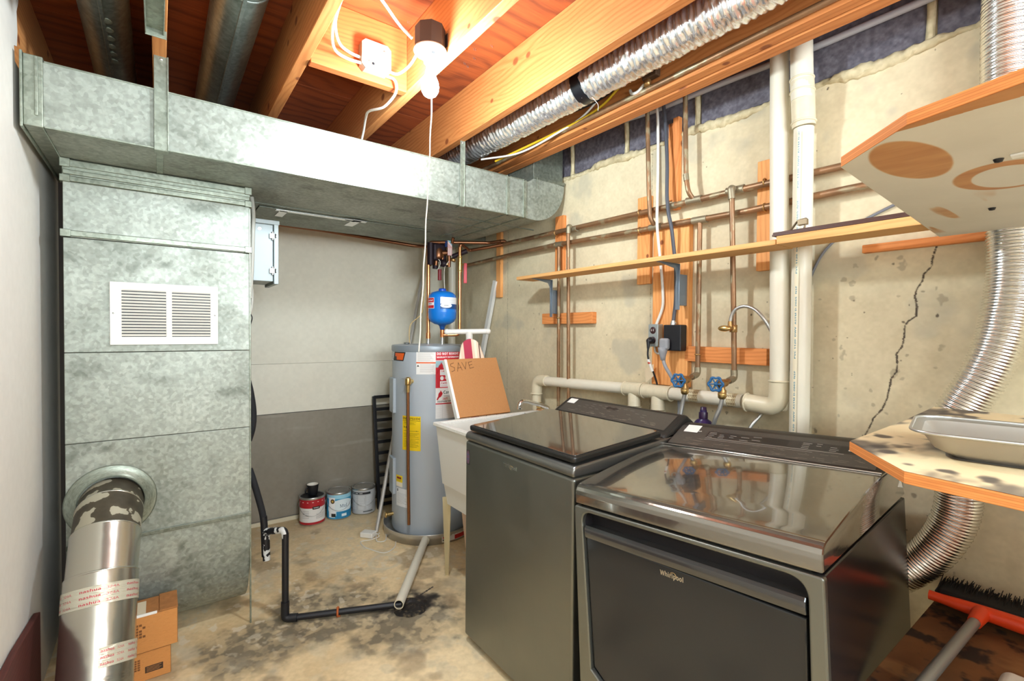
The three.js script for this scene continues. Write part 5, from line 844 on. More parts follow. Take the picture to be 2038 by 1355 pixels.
{ // ironing board
  const t = thing('ironing_board', 'folded ironing board with pink striped cover and white T-shaped foot upright by the wall', 'ironing board', [1.6, 0, -2.53]);
  const stripes = canvasTex(256, 512, (c, w, h) => { c.fillStyle = '#efd2b8'; c.fillRect(0, 0, w, h); for (const [x, ww, col] of [[20, 26, '#c0455a'], [70, 10, '#f6ead0'], [96, 40, '#b83a52'], [148, 12, '#f6ead0'], [170, 5, '#5a4038'], [196, 8, '#f6ead0'], [222, 4, '#b05a60']]) { c.fillStyle = col; c.fillRect(x, 0, ww, h); } });
  const s = new THREE.Shape(); s.moveTo(-.16, 0); s.lineTo(.16, 0); s.lineTo(.16, .5); s.bezierCurveTo(.15, .9, .09, 1.12, .062, 1.23); s.bezierCurveTo(.045, 1.3, -.045, 1.3, -.062, 1.23); s.bezierCurveTo(-.09, 1.12, -.15, .9, -.16, .5); s.closePath();
  const g = ext(s, .028, .009, 3), uv = g.attributes.uv, p = g.attributes.position; for (let i = 0; i < p.count; i++) uv.setXY(i, p.getX(i) / .32 + .5, p.getY(i) / .6);
  stripes.wrapS = stripes.wrapT = THREE.RepeatWrapping;
  const m4 = new THREE.Matrix4().makeRotationY(-36.4 * Math.PI / 180).multiply(new THREE.Matrix4().makeRotationX(-.04)).multiply(new THREE.Matrix4().makeRotationZ(.115)).setPosition(1.66, .03, -2.45), m5 = new THREE.Matrix4().makeRotationY(-36.4 * Math.PI / 180).multiply(new THREE.Matrix4().makeRotationX(-.04)).setPosition(V(0, 1.325, .035).applyMatrix4(m4).sub(V(0, 1.325, .035).applyMatrix4(new THREE.Matrix4().makeRotationY(-36.4 * Math.PI / 180))));
  part('padded_cover', g.applyMatrix4(m4), new THREE.MeshStandardMaterial({ map: stripes, roughness: .85 }), t);
  const q = (x, y, z) => V(x, y, z).applyMatrix4(y > 1.25 ? m5 : m4);
  part('foot_bar', [sweep([q(-.14, 1.325, .035), q(.118, 1.33, .035)], .0165, 18), ell(...q(-.14, 1.325, .035).toArray(), .019, .019, .019, 16), ell(...q(.118, 1.33, .035).toArray(), .019, .019, .019, 16)], M.white, t, { label: 'white T-shaped foot' });
  part('foot_stem', [sweep([q(0, 1.33, .035), q(0, 1.27, .02)], .022, 16)], M.white, t);
  parts('leg_tube', [sweep([q(0, 1.3, -.012), q(.02, .02, -.03)], .01, 10), sweep([q(-.1, .9, -.02), q(-.1, -.025, -.03)], .01, 10), sweep([q(.1, .9, -.02), q(.1, -.025, -.03)], .01, 10)], M.steel, t);
}
{ // fibreboard marked SAVE
  const t = thing('fibre_board', 'brown fibreboard panel with the word SAVE handwritten on it, leaning behind the tub', 'panel', [1.52, .86, -2.32]);
  const mt = new THREE.MeshStandardMaterial({ roughness: .85, map: canvasTex(512, 512, (c, w, h) => { c.fillStyle = '#bd8450'; c.fillRect(0, 0, w, h); for (let k = 0; k < 5000; k++) { c.fillStyle = `rgba(${k % 2 ? '80,45,20' : '235,190,140'},.14)`; c.fillRect(hash(k, 1, 6) * w, hash(k, 2, 6) * h, 3, 2); } c.strokeStyle = '#4a2c16'; c.lineWidth = 4; c.lineCap = 'round'; const L = (...p) => { c.beginPath(); c.moveTo(p[0], p[1]); for (let i = 2; i < p.length; i += 2) c.lineTo(p[i], p[i + 1]); c.stroke(); }; L(58, 34, 24, 44, 22, 62, 56, 76, 50, 104, 20, 112); L(78, 112, 104, 34, 126, 104); L(84, 84, 122, 78); L(138, 32, 160, 96, 184, 30); L(204, 34, 208, 92, 250, 82); L(204, 36, 244, 26); L(206, 62, 238, 56); }) });
  const W = .345, H = .355, m4 = new THREE.Matrix4().makeRotationY(-.03).multiply(new THREE.Matrix4().makeRotationX(-.46)).multiply(new THREE.Matrix4().makeRotationZ(.01)).setPosition(1.352, .868, -2.318);
  part('board', bx(0, W, 0, H, -.018, 0, .0015).applyMatrix4(m4), M.batten, t, { uv: 'x' });
  part('front_face', quadPatch([.001, .001, .0008], [W - .001, .001, .0008], [W - .001, H - .001, .0008], [.001, H - .001, .0008]).applyMatrix4(m4), mt, t);
  part('white_edge', bx(-.016, 0, -.004, H, -.03, .002, .002).applyMatrix4(m4), M.whiteGloss, t, { label: 'white plastic edge channel' });
}
{ // service box on the plenum side
  const t = thing('breaker_box', 'pale grey hinged electrical box on the right side of the metal plenum', 'electrical box', [.4, 1.56, -2.72]); const m = S(0xaab4b6, .5, .1);
  part('box_body', bx(.339, .455, 1.588, 1.865, -2.83, -2.6, .003), m, t);
  part('lid', bx(.457, .478, 1.575, 1.877, -2.845, -2.588, .003), m, t);
  part('top_flange', bx(.35, .482, 1.865, 1.885, -2.84, -2.586, .002), m, t);
  for (const y of [1.64, 1.81]) part('hinge', [cyl([.452, y - .02, -2.592], [.452, y + .02, -2.592], .005, .005, 10), bx(.438, .466, y - .012, y + .012, -2.594, -2.588, .001), ell(.466, y + .006, -2.586, .003, .003, .003, 8), ell(.466, y - .006, -2.586, .003, .003, .003, 8)], M.steel, t);
  part('knockout', latheTo([[0, .001], [.008, .001], [.009, 0]], [.395, 1.84, -2.6], [0, 0, 1], 16), M.steel, t);
  part('bottom_fitting', cyl([.362, 1.588, -2.62], [.362, 1.57, -2.62], .012, .01, 12), M.black, t);
}
cab('grey_cable', 'pale grey cable bowing down the corner of the metal plenum past the electrical box', [[.36, 1.98, -2.58], [.365, 1.9, -2.57], [.362, 1.8, -2.565], [.358, 1.65, -2.565], [.35, 1.5, -2.57]], .0095, S(0xb4b2a8, .5), 'cable', 30);
cab('grey_cable', 'short pale cable dropping below the grey electrical box', [[.362, 1.575, -2.62], [.366, 1.52, -2.62], [.362, 1.46, -2.615], [.352, 1.42, -2.6]], .0075, S(0xb4b2a8, .5), 'cable', 20);
solo('cord_tag', 'small orange-pink tag at the right edge of the plenum below the electrical box', 'tag', bx(.338, .35, 1.43, 1.485, -2.56, -2.55, .001), S(0xe6b488, .7));
solo('wire_tail', 'thin black wire curl below the orange-pink tag', 'wire', sweep(smooth([[.346, 1.43, -2.555], [.356, 1.41, -2.55], [.352, 1.385, -2.55], [.342, 1.36, -2.55]], 14), .0025, 6), M.black);
solo('foam_tube', 'black insulated line bowing along the right edge of the plenum', 'pipe', sweep(smooth([[.345, 1.1, -2.62], [.352, 1.05, -2.59], [.362, .95, -2.58], [.358, .88, -2.58], [.346, .82, -2.6]], 30), .017, 14), M.foamBlack);
{ // condensate line
  const t = thing('condensate_pipe', 'black plastic condensate pipe from the plenum, up over a trap and across the floor', 'pipe', [.5, 0, -2.4]);
  const paint = new THREE.MeshStandardMaterial({ roughness: .45, map: tex(256, 128, (u, v) => { const n = fbm(u * 8, v * 5, 601, 4, 8, 5); return n > .54 ? [205, 205, 200] : [22, 22, 26]; }, .25, .12) });
  part('foam_run', sweep(smooth([[.339, .7, -2.52], [.352, .65, -2.505], [.372, .57, -2.5], [.39, .49, -2.5], [.395, .455, -2.5]], 24), .0145, 14), M.foamBlack, t);
  part('trap', [sweep(fil([[.395, .47, -2.5], [.398, .42, -2.5], [.402, .28, -2.5]], .01), .0155, 16)], M.black, t);
  part('trap_stub', sweep([[.404, .4, -2.497], [.407, .262, -2.495]], .0165, 16), paint, t, { label: 'stub smeared with white primer' });
  part('cross_pipe', sweep(fil([[.4, .385, -2.5], [.404, .4, -2.492], [.465, .425, -2.392], [.468, .39, -2.388]], .02), .0155, 16), paint, t, { label: 'cross pipe smeared with white primer' });
  part('standpipe', sweep([[.468, .41, -2.388], [.464, .03, -2.372]], .015, 16), M.black, t);
  part('elbow', [sweep(fil([[.464, .1, -2.372], [.462, .024, -2.37], [.51, .024, -2.345]], .02), .0185, 16)], M.black, t);
  part('floor_run', sweep([[.468, .022, -2.368], [.945, .022, -2.17]], .0145, 16), M.black, t);
  part('pipe_hanger', [torus(.019, .005, [.675, .024, -2.282], [.92, 0, .38], 20, 8), cyl([.68, .003, -2.275], [.672, .045, -2.284], .006, .004, 8)], M.redboard, t, { label: 'rusty clip round the floor run' });
}
{ // drain mouth
  const g = new THREE.CircleGeometry(.16, 64, 0, Math.PI * 2), gs = []; const ring = new THREE.RingGeometry(.03, .085, 72, 14), p = ring.attributes.position;
  for (let i = 0; i < p.count; i++) { const r = Math.hypot(p.getX(i), p.getY(i)), k = (r - .03) / .055, q = 1 + k * .5 * (fbm(p.getX(i) / r * 2 + 9, p.getY(i) / r * 2 + 9, 615, 3) - .5); p.setX(i, p.getX(i) * q); p.setY(i, p.getY(i) * q); const x = p.getX(i), y = p.getY(i); p.setZ(i, .0015 + .016 * Math.sin(Math.PI * cl(k)) * fbm(x * 30 + 9, y * 30 + 9, 611, 4) * (1 - .4 * k)); }
  ring.computeVertexNormals(); ring.rotateX(-Math.PI / 2).translate(.985, 0, -2.165);
  solo('floor_drain', 'black grimy floor drain hole where the pipes end', 'drain', [ring, lathe([[0, .002], [.032, .002], [.034, .003]], .985, 0, -2.165, 32)], new THREE.MeshStandardMaterial({ roughness: .55, map: tex(256, 256, (u, v) => { const n = fbm(u * 10, v * 10, 613, 4, 10, 10); return mix3([24, 20, 18], [96, 82, 60], ss(.5, .8, n)); }, 1, 1) }));
}
// paint cans and mug
function can(label, x, z, draw, lidM) {
  const t = thing('paint_can', label, 'paint can', [x, 0, z]), R = .083, H = .192;
  part('can_body', lathe([[0, .002], [R - .003, .002], [R + .001, .004], [R, .01], [R, H - .01], [R + .0015, H - .006], [R + .0015, H], [R - .004, H + .001], [R - .006, H - .004]], x, 0, z, 48), M.steel, t);
  part('lid', lathe([[0, H - .006], [R - .024, H - .006], [R - .02, H - .001], [R - .012, H - .001], [R - .008, H - .007], [R - .004, H - .007]], x, 0, z, 48), lidM, t);
  part('paper_label', wrapPatch(x, z, R + .0008, .008, H - .014, -160, 160, 48), new THREE.MeshStandardMaterial({ map: canvasTex(1024, 360, draw), roughness: .45 }), t);
  const h = []; for (let k = 0; k <= 20; k++) { const a = (-100 + k / 20 * 170) * Math.PI / 180; h.push([x + Math.sin(a) * (R + .004), H * .74 - .075 * Math.sin(k / 20 * Math.PI), z + Math.cos(a) * (R + .004)]); }
  part('wire_handle', sweep(h, .0016, 6), M.steel, t); parts('handle_lug', [latheTo([[0, .004], [.008, .003], [.01, 0]], [x + Math.sin(-1.745) * R, H * .74, z + Math.cos(-1.745) * R], [Math.sin(-1.745), 0, Math.cos(-1.745)], 12), latheTo([[0, .004], [.008, .003], [.01, 0]], [x + Math.sin(1.22) * R, H * .74, z + Math.cos(1.22) * R], [Math.sin(1.22), 0, Math.cos(1.22)], 12)], M.steel, t);
}
const C0 = 512 - 16 / 160 * 512;                              // label column facing the viewer
can('red and white paint can with a dark lid, leftmost of the three', .868, -3.535, (c, w, h) => { c.fillStyle = '#e6e2dc'; c.fillRect(0, 0, w, h); c.fillStyle = '#b3202a'; c.fillRect(0, 0, w, 120); c.fillRect(0, h - 34, w, 34); c.fillStyle = '#e8c8c4'; for (let k = 0; k < 14; k++) c.fillRect(k * 76 + 10, 30, 22, 10); c.fillStyle = '#1a1a1c'; c.fillRect(C0 + 10, 98, 110, 40); c.fillStyle = '#dcdcdc'; c.fillRect(C0 + 26, 112, 78, 10); c.fillStyle = '#a8a4a0'; for (let k = 0; k < 5; k++) { c.fillRect(C0 - 150, 160 + k * 24, 110, 6); c.fillRect(C0 + 60, 210 + k * 16, 140, 5); } }, M.black);
can('blue and white paint can, middle of the three', 1.052, -3.535, (c, w, h) => { c.fillStyle = '#2f9ac8'; c.fillRect(0, 0, w, h); c.fillStyle = '#9fd6ea'; c.fillRect(0, 0, w, 60); c.fillStyle = '#e4f0f4'; c.beginPath(); c.ellipse(C0 + 30, 190, 220, 120, -.15, 0, 7); c.fill(); c.fillStyle = '#f2f4f4'; c.fillRect(C0 - 170, 40, 110, h - 60); c.fillStyle = '#4a3a20'; c.beginPath(); c.arc(C0 - 100, 96, 34, 0, 7); c.fill(); c.fillStyle = '#d8b050'; c.beginPath(); c.arc(C0 - 100, 96, 16, 0, 7); c.fill(); c.fillStyle = '#3c5a70'; c.font = '64px serif'; c.fillText('Mul', C0 + 10, 190); c.fillStyle = '#222'; c.fillRect(C0 - 120, 280, 70, 50); c.fillStyle = '#1f86b8'; c.fillRect(C0 - 40, 250, 400, 110); c.fillStyle = '#e8f4f8'; c.fillRect(C0 + 40, 288, 80, 40); }, M.steel);
can('pale grey paint can with a black strip, rightmost of the three', 1.232, -3.525, (c, w, h) => { c.fillStyle = '#bdbfc0'; c.fillRect(0, 0, w, h); c.fillStyle = '#26282c'; c.fillRect(C0 - 230, 26, 330, 34); c.fillStyle = '#dcdedf'; for (let k = 0; k < 3; k++) c.fillRect(C0 - 220 + 70 * k, 38, 50, 9); c.fillStyle = '#dfe1e2'; for (let j = 0; j < 12; j++) for (let k = 0; k < 3; k++) c.fillRect(C0 - 230 + k * 130, 84 + j * 18, 90 + 20 * hash(j, k, 3), 6); c.fillStyle = '#55595c'; c.fillRect(C0 - 20, 316, 160, 18); }, M.steel);
{
  const t = thing('coffee_mug', 'black mug with a pale inside standing on the red paint can', 'mug', [.872, .195, -3.54]);
  part('mug_body', lathe([[0, .19], [.026, .19], [.032, .196], [.04, .262], [.041, .265], [.0385, .265]], .872, 0, -3.54, 32), M.black, t);
  part('mug_inside', lathe([[.0384, .2645], [.037, .26], [.029, .2], [0, .199]], .872, 0, -3.54, 32), S(0xe9e2d2, .4), t);
  part('handle', torus(.021, .005, [.836, .228, -3.525], [.4, 0, .9], 20, 8), M.black, t);
}
{
  const t = thing('power_adapter', 'small white plug-in box lying on the floor with a looped thin white cord', 'adapter', [1.1, 0, -3.08]);
  part('adapter_body', bx(-.045, .045, 0, .034, -.03, .03, .006, 2).applyMatrix4(new THREE.Matrix4().makeRotationY(-.9)).translate(1.1, .002, -3.06), M.white, t);
  part('cord', sweep(smooth([[1.125, .01, -3.03], [1.14, .02, -3.05], [1.15, .012, -3.0], [1.1, .004, -3.0], [1.035, .003, -3.01], [1.025, .003, -2.93], [1.045, .003, -2.87], [1.1, .003, -2.775], [1.165, .003, -2.8], [1.21, .003, -2.87], [1.235, .004, -2.95], [1.21, .012, -3.03], [1.19, .006, -2.98], [1.16, .004, -2.93], [1.12, .004, -2.95], [1.135, .02, -3.01], [1.17, .015, -3.04]], 140), .0032, 6), M.cable, t);
}
// ================================================================ LAUNDRY TUB
{
  const t = thing('laundry_tub', 'white plastic laundry tub on splayed metal legs between the heater and the washer', 'sink', [1.52, 0, -2.05]);
  const ringR = (x0, x1, z0, z1, y) => [[x0, y, z1], [x1, y, z1], [x1, y, z0], [x0, y, z0]];
  const loft = (rings, closeEnd) => { const pos = [], add = (a, b, c, d) => pos.push(...a, ...b, ...c, ...a, ...c, ...d); for (let k = 0; k < rings.length - 1; k++) for (let i = 0; i < 4; i++) { const j = (i + 1) % 4; add(rings[k][i], rings[k][j], rings[k + 1][j], rings[k + 1][i]); } if (closeEnd) { const e = rings[rings.length - 1]; add(e[0], e[1], e[2], e[3]); } const g = new THREE.BufferGeometry(); g.setAttribute('position', new THREE.Float32BufferAttribute(pos, 3)); g.setAttribute('uv', new THREE.Float32BufferAttribute(new Float32Array(pos.length / 3 * 2), 2)); g.computeVertexNormals(); return g; };
  const X0 = 1.178, X1 = 1.87, Z0 = -2.3, Z1 = -1.835, tub = new THREE.MeshStandardMaterial({ roughness: .5, map: tex(256, 256, (u, v) => { const k = (fbm(u * 80, v * 80, 701, 2, 80, 80) - .5) * 22; return [234 + k, 232 + k, 224 + k]; }, .4, .4) });
  part('basin', mergeGeometries([loft([ringR(X0 + .012, X1 - .012, Z0 + .012, Z1 - .012, .846), ringR(1.215, 1.83, -2.262, -1.875, .54), ringR(1.222, 1.825, -2.258, -1.88, .535), ringR(1.236, 1.81, -2.245, -1.89, .43)], true), loft([ringR(X0 + .03, X1 - .1, Z1 - .03, Z0 + .03, .862), ringR(1.25, 1.77, -1.9, -2.235, .56)], true)]), tub, t);
  const o = shape([[X0, -Z1], [X1, -Z1], [X1, -Z0], [X0, -Z0]]); o.holes.push(new THREE.Path([[X0 + .032, -Z1 + .032], [X1 - .1, -Z1 + .032], [X1 - .1, -Z0 - .032], [X0 + .032, -Z0 - .032]].map(p => new THREE.Vector2(...p))));
  part('rim', extY(o, .02, .004, .846), tub, t);
  const leg = (x, z, dx, dz) => part('leg', [mergeGeometries([0, 1].map(k => { const w = .034, a = k ? [[0, 0], [.003, 0], [.003, w], [0, w]] : [[0, 0], [w, 0], [w, .003], [0, .003]]; const f = (s, y, ox, oz) => a.map(p => [x + ox + Math.sign(-dx || 1) * p[0] * s * (x < 1.5 ? 1 : 1), y, z + oz + p[1] * s * (z < -2 ? 1 : -1)]); return clean(loft([f(1, .47, 0, 0), f(.4, 0, dx, dz)], true)); }))], S(0xd9cba4, .5), t);
  leg(1.243, -2.25, .04, -.075); leg(1.243, -1.885, .03, .04); leg(1.79, -2.25, .03, -.06); leg(1.79, -1.885, .03, .04);
}
{
  const t = thing('tub_faucet', 'chrome swing-spout faucet at the back of the laundry tub', 'faucet', [1.82, .866, -2.1]);
  part('faucet_body', [sweep([[1.822, .886, -2.2], [1.822, .886, -2.0]], .015, 16), cyl([1.822, .866, -2.1], [1.822, .9, -2.1], .02, .016, 18)], M.chrome, t);
  part('spout', sweep(smooth([[1.822, .895, -2.1], [1.812, .91, -2.101], [1.78, .926, -2.103], [1.72, .944, -2.107], [1.655, .962, -2.112], [1.632, .961, -2.114], [1.618, .946, -2.115], [1.616, .928, -2.115]], 40), .0115, 16), M.chrome, t);
  part('aerator', cyl([1.616, .932, -2.115], [1.616, .92, -2.115], .014, .014, 16), M.chrome, t);
  for (const z of [-2.19, -2.01]) part('handle', [latheTo([[0, 0], [.014, 0], [.018, .01], [.02, .03], [.012, .036], [0, .037]], [1.822, .896, z], [0, 1, 0], 12)], z < -2.1 ? M.brass : M.chrome, t);
}
// ================================================================ WASHER AND DRYER
const brush = tex(512, 512, (u, v) => .75 + .12 * (fbm(u * 4, v * 200, 801, 3, 4, 200) - .5) + .3 * (fbm(u * 6, v * 6, 803, 3, 6, 6) - .5), .5, .5, false);
const dustTex = tex(512, 512, (u, v) => { const n = fbm(u * 7, v * 7, 811, 5, 7, 7), s = ss(.55, .75, fbm(u * 40, v * 14, 813, 3, 40, 14)); return .3 + .3 * n + .16 * s; }, .5, .5, false);
M.shadowSteel = new THREE.MeshStandardMaterial({ color: lin(.21, .215, .19), metalness: .85, roughness: .5, roughnessMap: brush });
M.shadowTrim = new THREE.MeshStandardMaterial({ color: lin(.24, .235, .22), metalness: .85, roughness: .3 });
M.shadowTop = new THREE.MeshPhysicalMaterial({ color: lin(.25, .235, .2), metalness: .8, roughness: .3, roughnessMap: dustTex, clearcoat: 1, clearcoatRoughness: .03 });
M.darkSide = new THREE.MeshPhysicalMaterial({ color: lin(.022, .019, .02), metalness: 0, roughness: .22, specularIntensity: .7 });
M.lidGlass = new THREE.MeshPhysicalMaterial({ color: lin(.028, .026, .024), metalness: 0, roughness: .12, clearcoat: 1, clearcoatRoughness: .03, ior: 1.6 });
M.doorGlass = new THREE.MeshPhysicalMaterial({ color: lin(.02, .021, .022), metalness: 0, roughness: .12, specularIntensity: .9 });
const consoleTex = (marks) => canvasTex(1024, 320, (c, w, h) => {
  c.fillStyle = '#45413c'; c.fillRect(0, 0, w, h);
  for (let k = 0; k < 2600; k++) { c.fillStyle = `rgba(${k % 3 ? '150,140,125' : '20,18,16'},.10)`; c.fillRect(hash(k, 1, 8) * w, hash(k, 2, 8) * h, 14 * hash(k, 3, 8), 2); }
  marks(c, w, h);
});
{
  const t = thing('washing_machine', 'dark steel top-loading washer with a black glass lid, between the tub and the dryer', 'washer', [1.41, 0, -1.445]);
  const z0 = -1.785, z1 = -1.111, xf = 1.07, xb = 1.76;
  part('cabinet', bx(xf, xb, .03, .879, z0, z1, .012, 3), M.shadowSteel, t, { uv: 'y' });
  for (const [x, z] of [[xf + .06, z0 + .06], [xf + .06, z1 - .06], [xb - .06, z0 + .06], [xb - .06, z1 - .06]]) part('foot', cyl([x, 0, z], [x, .032, z], .022, .018, 14), M.rubber, t);
  const s = new THREE.Shape(); s.moveTo(xf + .004, .882); s.lineTo(xf - .002, .893); s.bezierCurveTo(xf - .002, .908, xf + .006, .916, xf + .02, .918); s.lineTo(1.5, .945); s.lineTo(1.6, .952); s.lineTo(xb, .952); s.lineTo(xb, .882); s.closePath();
  part('top_deck', ext(s, z1 - z0, .007, 3).translate(0, 0, z0), M.shadowTrim, t);
  const lidM4 = new THREE.Matrix4().makeRotationZ(.068).setPosition(1.078, .9235, 0);
  part('lid', extY(rrect(0, 1.118, .462, 1.772, .02), .021, .006, 0).applyMatrix4(lidM4), M.shadowTop2 = S(0x2b2a28, .35, .4), t);
  part('lid_glass', extY(rrect(.012, 1.128, .456, 1.762, .016), .003, .001, .0205).applyMatrix4(lidM4), M.lidGlass, t, { label: 'black glass lid pane' });
  const c = new THREE.Shape(); c.moveTo(1.545, .946); c.bezierCurveTo(1.553, .955, 1.56, .962, 1.575, .968); c.lineTo(1.672, 1.02); c.quadraticCurveTo(1.685, 1.026, 1.7, 1.02); c.lineTo(1.752, .985); c.quadraticCurveTo(1.76, .975, 1.76, .94); c.lineTo(1.6, .94); c.closePath();
  part('console', ext(c, z1 - z0 - .006, .012, 3).translate(0, 0, z0 + .003), S(0x36332f, .5, .5), t);
  const cp = (k, zz, d = .0012) => [mix(1.577, 1.671, k) - d * .48, mix(.969, 1.0195, k) + d * .88, zz];
  part('control_panel', quadPatch(cp(.02, z0 + .03), cp(.02, z1 - .03), cp(.97, z1 - .03), cp(.97, z0 + .03)), new THREE.MeshPhysicalMaterial({ roughness: .4, clearcoat: .3, clearcoatRoughness: .25, map: consoleTex((x, w, h) => { x.fillStyle = 'rgba(28,26,28,.9)'; x.fillRect(w * .42, h * .16, 110, 60); x.fillStyle = 'rgba(200,196,190,.5)'; for (let j = 0; j < 3; j++) for (let k = 0; k < 12; k++) if (hash(j, k, 5) > .3) x.fillRect(150 + k * 62, 50 + j * 48, 36, 4); x.fillStyle = 'rgba(170,158,138,.5)'; for (let k = 0; k < 40; k++) x.fillRect(60 + 900 * hash(k, 7, 1), h * (.66 + .2 * hash(k, 8, 1)), 50 * hash(k, 9, 1), 6); }) }), t);
  part('white_sticker', quadPatch(cp(.62, z0 + .035, .003), cp(.62, z0 + .085, .003), cp(.96, z0 + .085, .003), cp(.96, z0 + .035, .003)), M.paper, t, { label: 'white square sticker' });
  part('hinge_slot', bx(1.55, 1.6, .9265, .9285, z1 - .001, z1 + .001, .0005), M.steel, t);
  const badge = new THREE.Matrix4().makeBasis(V(0, 0, 1), V(0, 1, 0), V(-1, 0, 0));
  const tg = text3('Whirlpool', .0135, .0012); const tw = tg.boundingBox.max.x; part('badge', tg.applyMatrix4(badge).translate(xf - .0004, .832, -1.457 - tw / 2), M.chrome, t);
  part('badge_ring', torus(.0095, .0006, [xf - .0003, .834, -1.447], [-1, 0, 0], 24, 6, Math.PI * 1.2), M.brass, t);
  part('round_sticker', [quadPatch([xf - .0006, .778, -1.775], [xf - .0006, .778, -1.748], [xf - .0006, .842, -1.748], [xf - .0006, .842, -1.775])], new THREE.MeshStandardMaterial({ roughness: .5, map: canvasTex(64, 150, (x, w, h) => { x.fillStyle = '#3a3838'; x.fillRect(0, 0, w, h); x.fillStyle = '#6b4d62'; x.beginPath(); x.ellipse(32, 75, 26, 66, 0, 0, 7); x.fill(); x.fillStyle = '#3a5a7a'; x.fillRect(16, 44, 32, 10); x.fillRect(16, 88, 32, 10); }) }), t);
}
{
  const t = thing('clothes_dryer', 'dark steel front-loading dryer with a black glass door, nearest on the right', 'dryer', [1.04244, .00129, -1.03024]); local(t);
  t.quaternion.setFromRotationMatrix(new THREE.Matrix4().makeBasis(V(.07511, .05597, .9956), V(-.0042, .99843, -.05581), V(-.99717, .00001, .07523)));
  const W = .68, D = .745;
  // cabinet: side panels, back, and a front frame with a recessed door opening
  part('cabinet', [bx(.013, .03, .03, .815, -D, -.012, .004), bx(W - .03, W - .002, .03, .815, -D, -.012, .004), bx(.013, W - .002, .03, .815, -D, -D + .02, .003), bx(.01, W - .01, .03, .06, -D, -.02, .003), bx(.01, W - .01, .7, .815, -D, -.05, .003)], M.darkSide, t, { uv: 'y' });
  const o = rrect(0, .03, W, .814, .01), h = new THREE.Path(); { const x0 = .03, x1 = .648, y0 = .3, y1 = .8, r = .035; h.moveTo(x0 + r, y1); h.quadraticCurveTo(x0, y1, x0, y1 - r); h.lineTo(x0 + .016, y0 + .03); h.lineTo(x0 + .06, y0); h.lineTo(x1 - .06, y0); h.lineTo(x1 - .006, y0 + .03); h.lineTo(x1, y1 - r - .01); h.quadraticCurveTo(x1, y1, x1 - r - .01, y1); h.closePath(); } o.holes.push(h);
  part('front_frame', ext(o, .02, .005, 3).translate(0, 0, -.02), M.shadowSteel, t, { uv: 'y' });
  const fr = rrect(.024, .29, .655, .806, .03); part('door_recess', ext(fr, .01, 0).translate(0, 0, -.062), M.black, t);
  // door
  const d = new THREE.Shape(); { const x0 = .034, x1 = .64, y0 = .306, y1 = .724; d.moveTo(x0, y1); d.lineTo(x0 + .014, y0 + .03); d.lineTo(x0 + .056, y0); d.lineTo(x1 - .056, y0); d.lineTo(x1 - .008, y0 + .03); d.lineTo(x1, y1 - .012); d.closePath(); }
  const door = part('door', ext(d, .03, .004, 2).translate(0, 0, -.042), M.doorGlass, t, { label: 'black glass dryer door' });
  const hb = new THREE.Shape(); hb.moveTo(-.05, .705); hb.lineTo(-.006, .722); hb.quadraticCurveTo(-.001, .735, -.004, .75); hb.lineTo(-.01, .757); hb.lineTo(-.05, .752); hb.closePath();
  part('door_handle', ext(hb, .608, .003, 2).applyMatrix4(new THREE.Matrix4().makeBasis(V(0, 0, 1), V(0, 1, 0), V(-1, 0, 0))).translate(.642, 0, 0), new THREE.MeshPhysicalMaterial({ color: lin(.07, .07, .07), metalness: .6, roughness: .22, clearcoat: .8, clearcoatRoughness: .08 }), door);
  const tg = text3('Whirlpool', .0125, .0014), k = .067 / (tg.boundingBox.max.x - tg.boundingBox.min.x); part('badge', tg.scale(k, 1, 1).translate(.29, .6915, -.0125), M.chrome, door);
  part('badge_ring', torus(.0095, .0007, [.3275, .697, -.0122], [0, 0, 1], 24, 6, Math.PI * 1.2), M.brass, door);
  // lid: rolled front lip rising to the console
  const s = new THREE.Shape(); const ps = [[0, .823]]; s.moveTo(0, .823); s.lineTo(-.002, .845); s.bezierCurveTo(-.003, .872, .012, .88, .04, .883); s.bezierCurveTo(.2, .906, .36, .926, .5, .93); s.lineTo(.66, .93); s.lineTo(.742, .826); s.closePath();
  const lidG = ext(s, W - .006, .006, 3, 24).applyMatrix4(new THREE.Matrix4().makeBasis(V(0, 0, -1), V(0, 1, 0), V(1, 0, 0))).translate(.006, 0, 0);
  part('lid', toCreasedNormals(lidG, .5), M.shadowTop, t, { uv: 'x' });
  const c = new THREE.Shape(); c.moveTo(.498, .925); c.lineTo(.506, .934); c.lineTo(.63, .99); c.quadraticCurveTo(.655, 1.0, .672, .992); c.lineTo(.722, .95); c.quadraticCurveTo(.74, .93, .745, .86); c.lineTo(.73, .84); c.lineTo(.6, .9); c.closePath();
  part('console', toCreasedNormals(ext(c, W - .02, .01, 3, 12).applyMatrix4(new THREE.Matrix4().makeBasis(V(0, 0, -1), V(0, 1, 0), V(1, 0, 0))).translate(.014, 0, 0), .5), S(0x4a4640, .45, .6), t);
  part('console_edge', bx(.004, W - .004, .9305, .9345, -.507, -.499, .001), M.chrome, t);
  const q = (x, k, dd = .0012) => [x, mix(.934, .99, k) + dd * .9, -mix(.506, .63, k) + dd * .4];
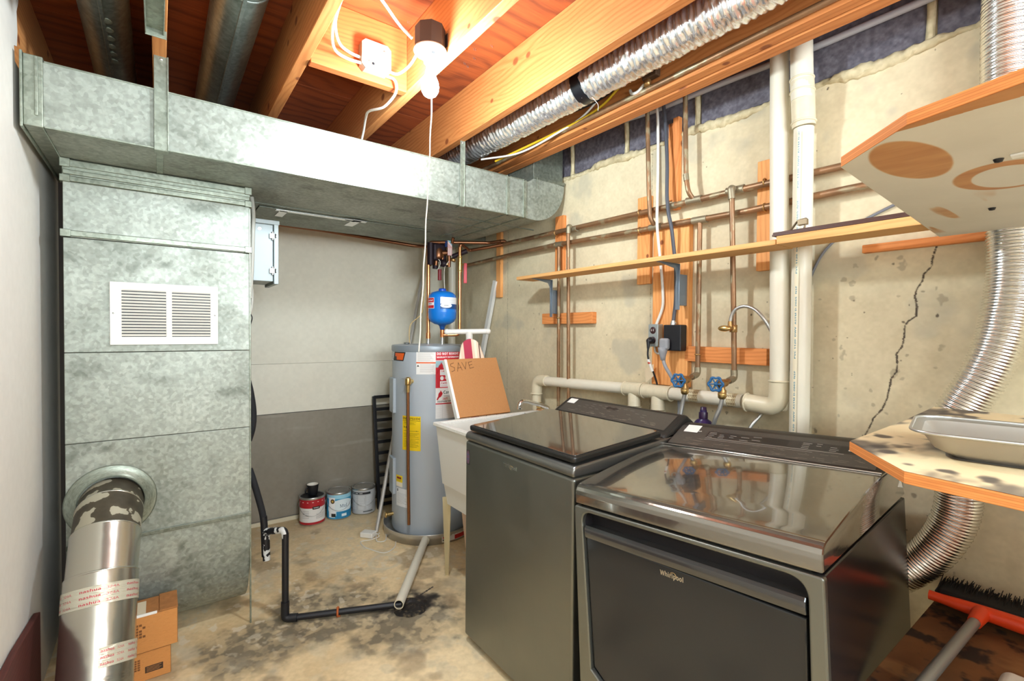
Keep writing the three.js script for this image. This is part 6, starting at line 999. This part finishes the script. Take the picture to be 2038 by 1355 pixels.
  part('control_panel', quadPatch(q(.02, .04), q(W - .02, .04), q(W - .02, .95), q(.02, .95)), new THREE.MeshPhysicalMaterial({ roughness: .42, clearcoat: .3, clearcoatRoughness: .3, map: consoleTex((x, w, h) => {
    x.fillStyle = '#2a2826'; x.fillRect(190, 62, 700, 100); x.fillStyle = '#1b1b1c'; x.fillRect(500, 66, 130, 88); x.fillStyle = '#1e1d1d'; x.fillRect(860, 70, 110, 96);
    x.fillStyle = 'rgba(222,218,210,.85)'; for (let j = 0; j < 4; j++) for (let k = 0; k < 11; k++) { const px = 200 + k * 62; if (px > 460 && px < 650) continue; if (hash(j, k, 15) > .25) x.fillRect(px, 74 + j * 24 + 6 * hash(k, j, 2), 18 + 30 * hash(j, k, 16), 4); }
    x.fillRect(195, 172, 690, 3); x.fillRect(195, 196, 560, 2); x.fillStyle = '#e8e4dc'; x.font = 'bold 26px sans-serif'; x.fillText('On', 895, 126); x.font = 'bold 24px sans-serif'; x.fillText('Whirlpool', 34, 88, 118);
    x.fillStyle = 'rgba(160,148,128,.45)'; for (let k = 0; k < 60; k++) x.fillRect(60 + 900 * hash(k, 27, 1), h * (.62 + .34 * hash(k, 28, 1)), 60 * hash(k, 29, 1), 5);
  }) }), t);
  part('white_sticker', quadPatch(q(.045, .62, .003), q(.1, .62, .003), q(.1, .97, .003), q(.045, .97, .003)), M.paper, t, { label: 'white square sticker' });
  part('rear_trim', bx(W - .001, W + .001, .85, .93, -.73, -.72, .0004), M.chrome, t);
  for (const x of [.06, W - .06]) for (const z of [-.06, -D + .06]) part('foot', cyl([x, x > .3 ? -.036 : .002, z], [x, .034, z], .02, .016, 12), M.rubber, t);
}
{
  const t = thing('bottle', 'dark purple bottle cap and shoulder showing behind the dryer, below the white drain pipe', 'bottle', [1.85, .8, -1.18]);
  part('bottle_body', lathe([[0, .5], [.045, .5], [.05, .52], [.05, .93], [.046, .96], [.03, .985], [.014, .995], [.014, 1.03]], 1.83, 0, -1.13, 24), S(0x2a1a4a, .3), t);
  part('cap', lathe([[.018, .995], [.018, 1.02], [.013, 1.022], [.012, 1.042], [0, 1.043]], 1.83, 0, -1.13, 20), S(0x2c1236, .35), t);
  part('stand_box', bx(1.78, 1.89, 0, .5, -1.2, -1.07, .004), M.rubber, t);
}
renderer.render(scene, camera);
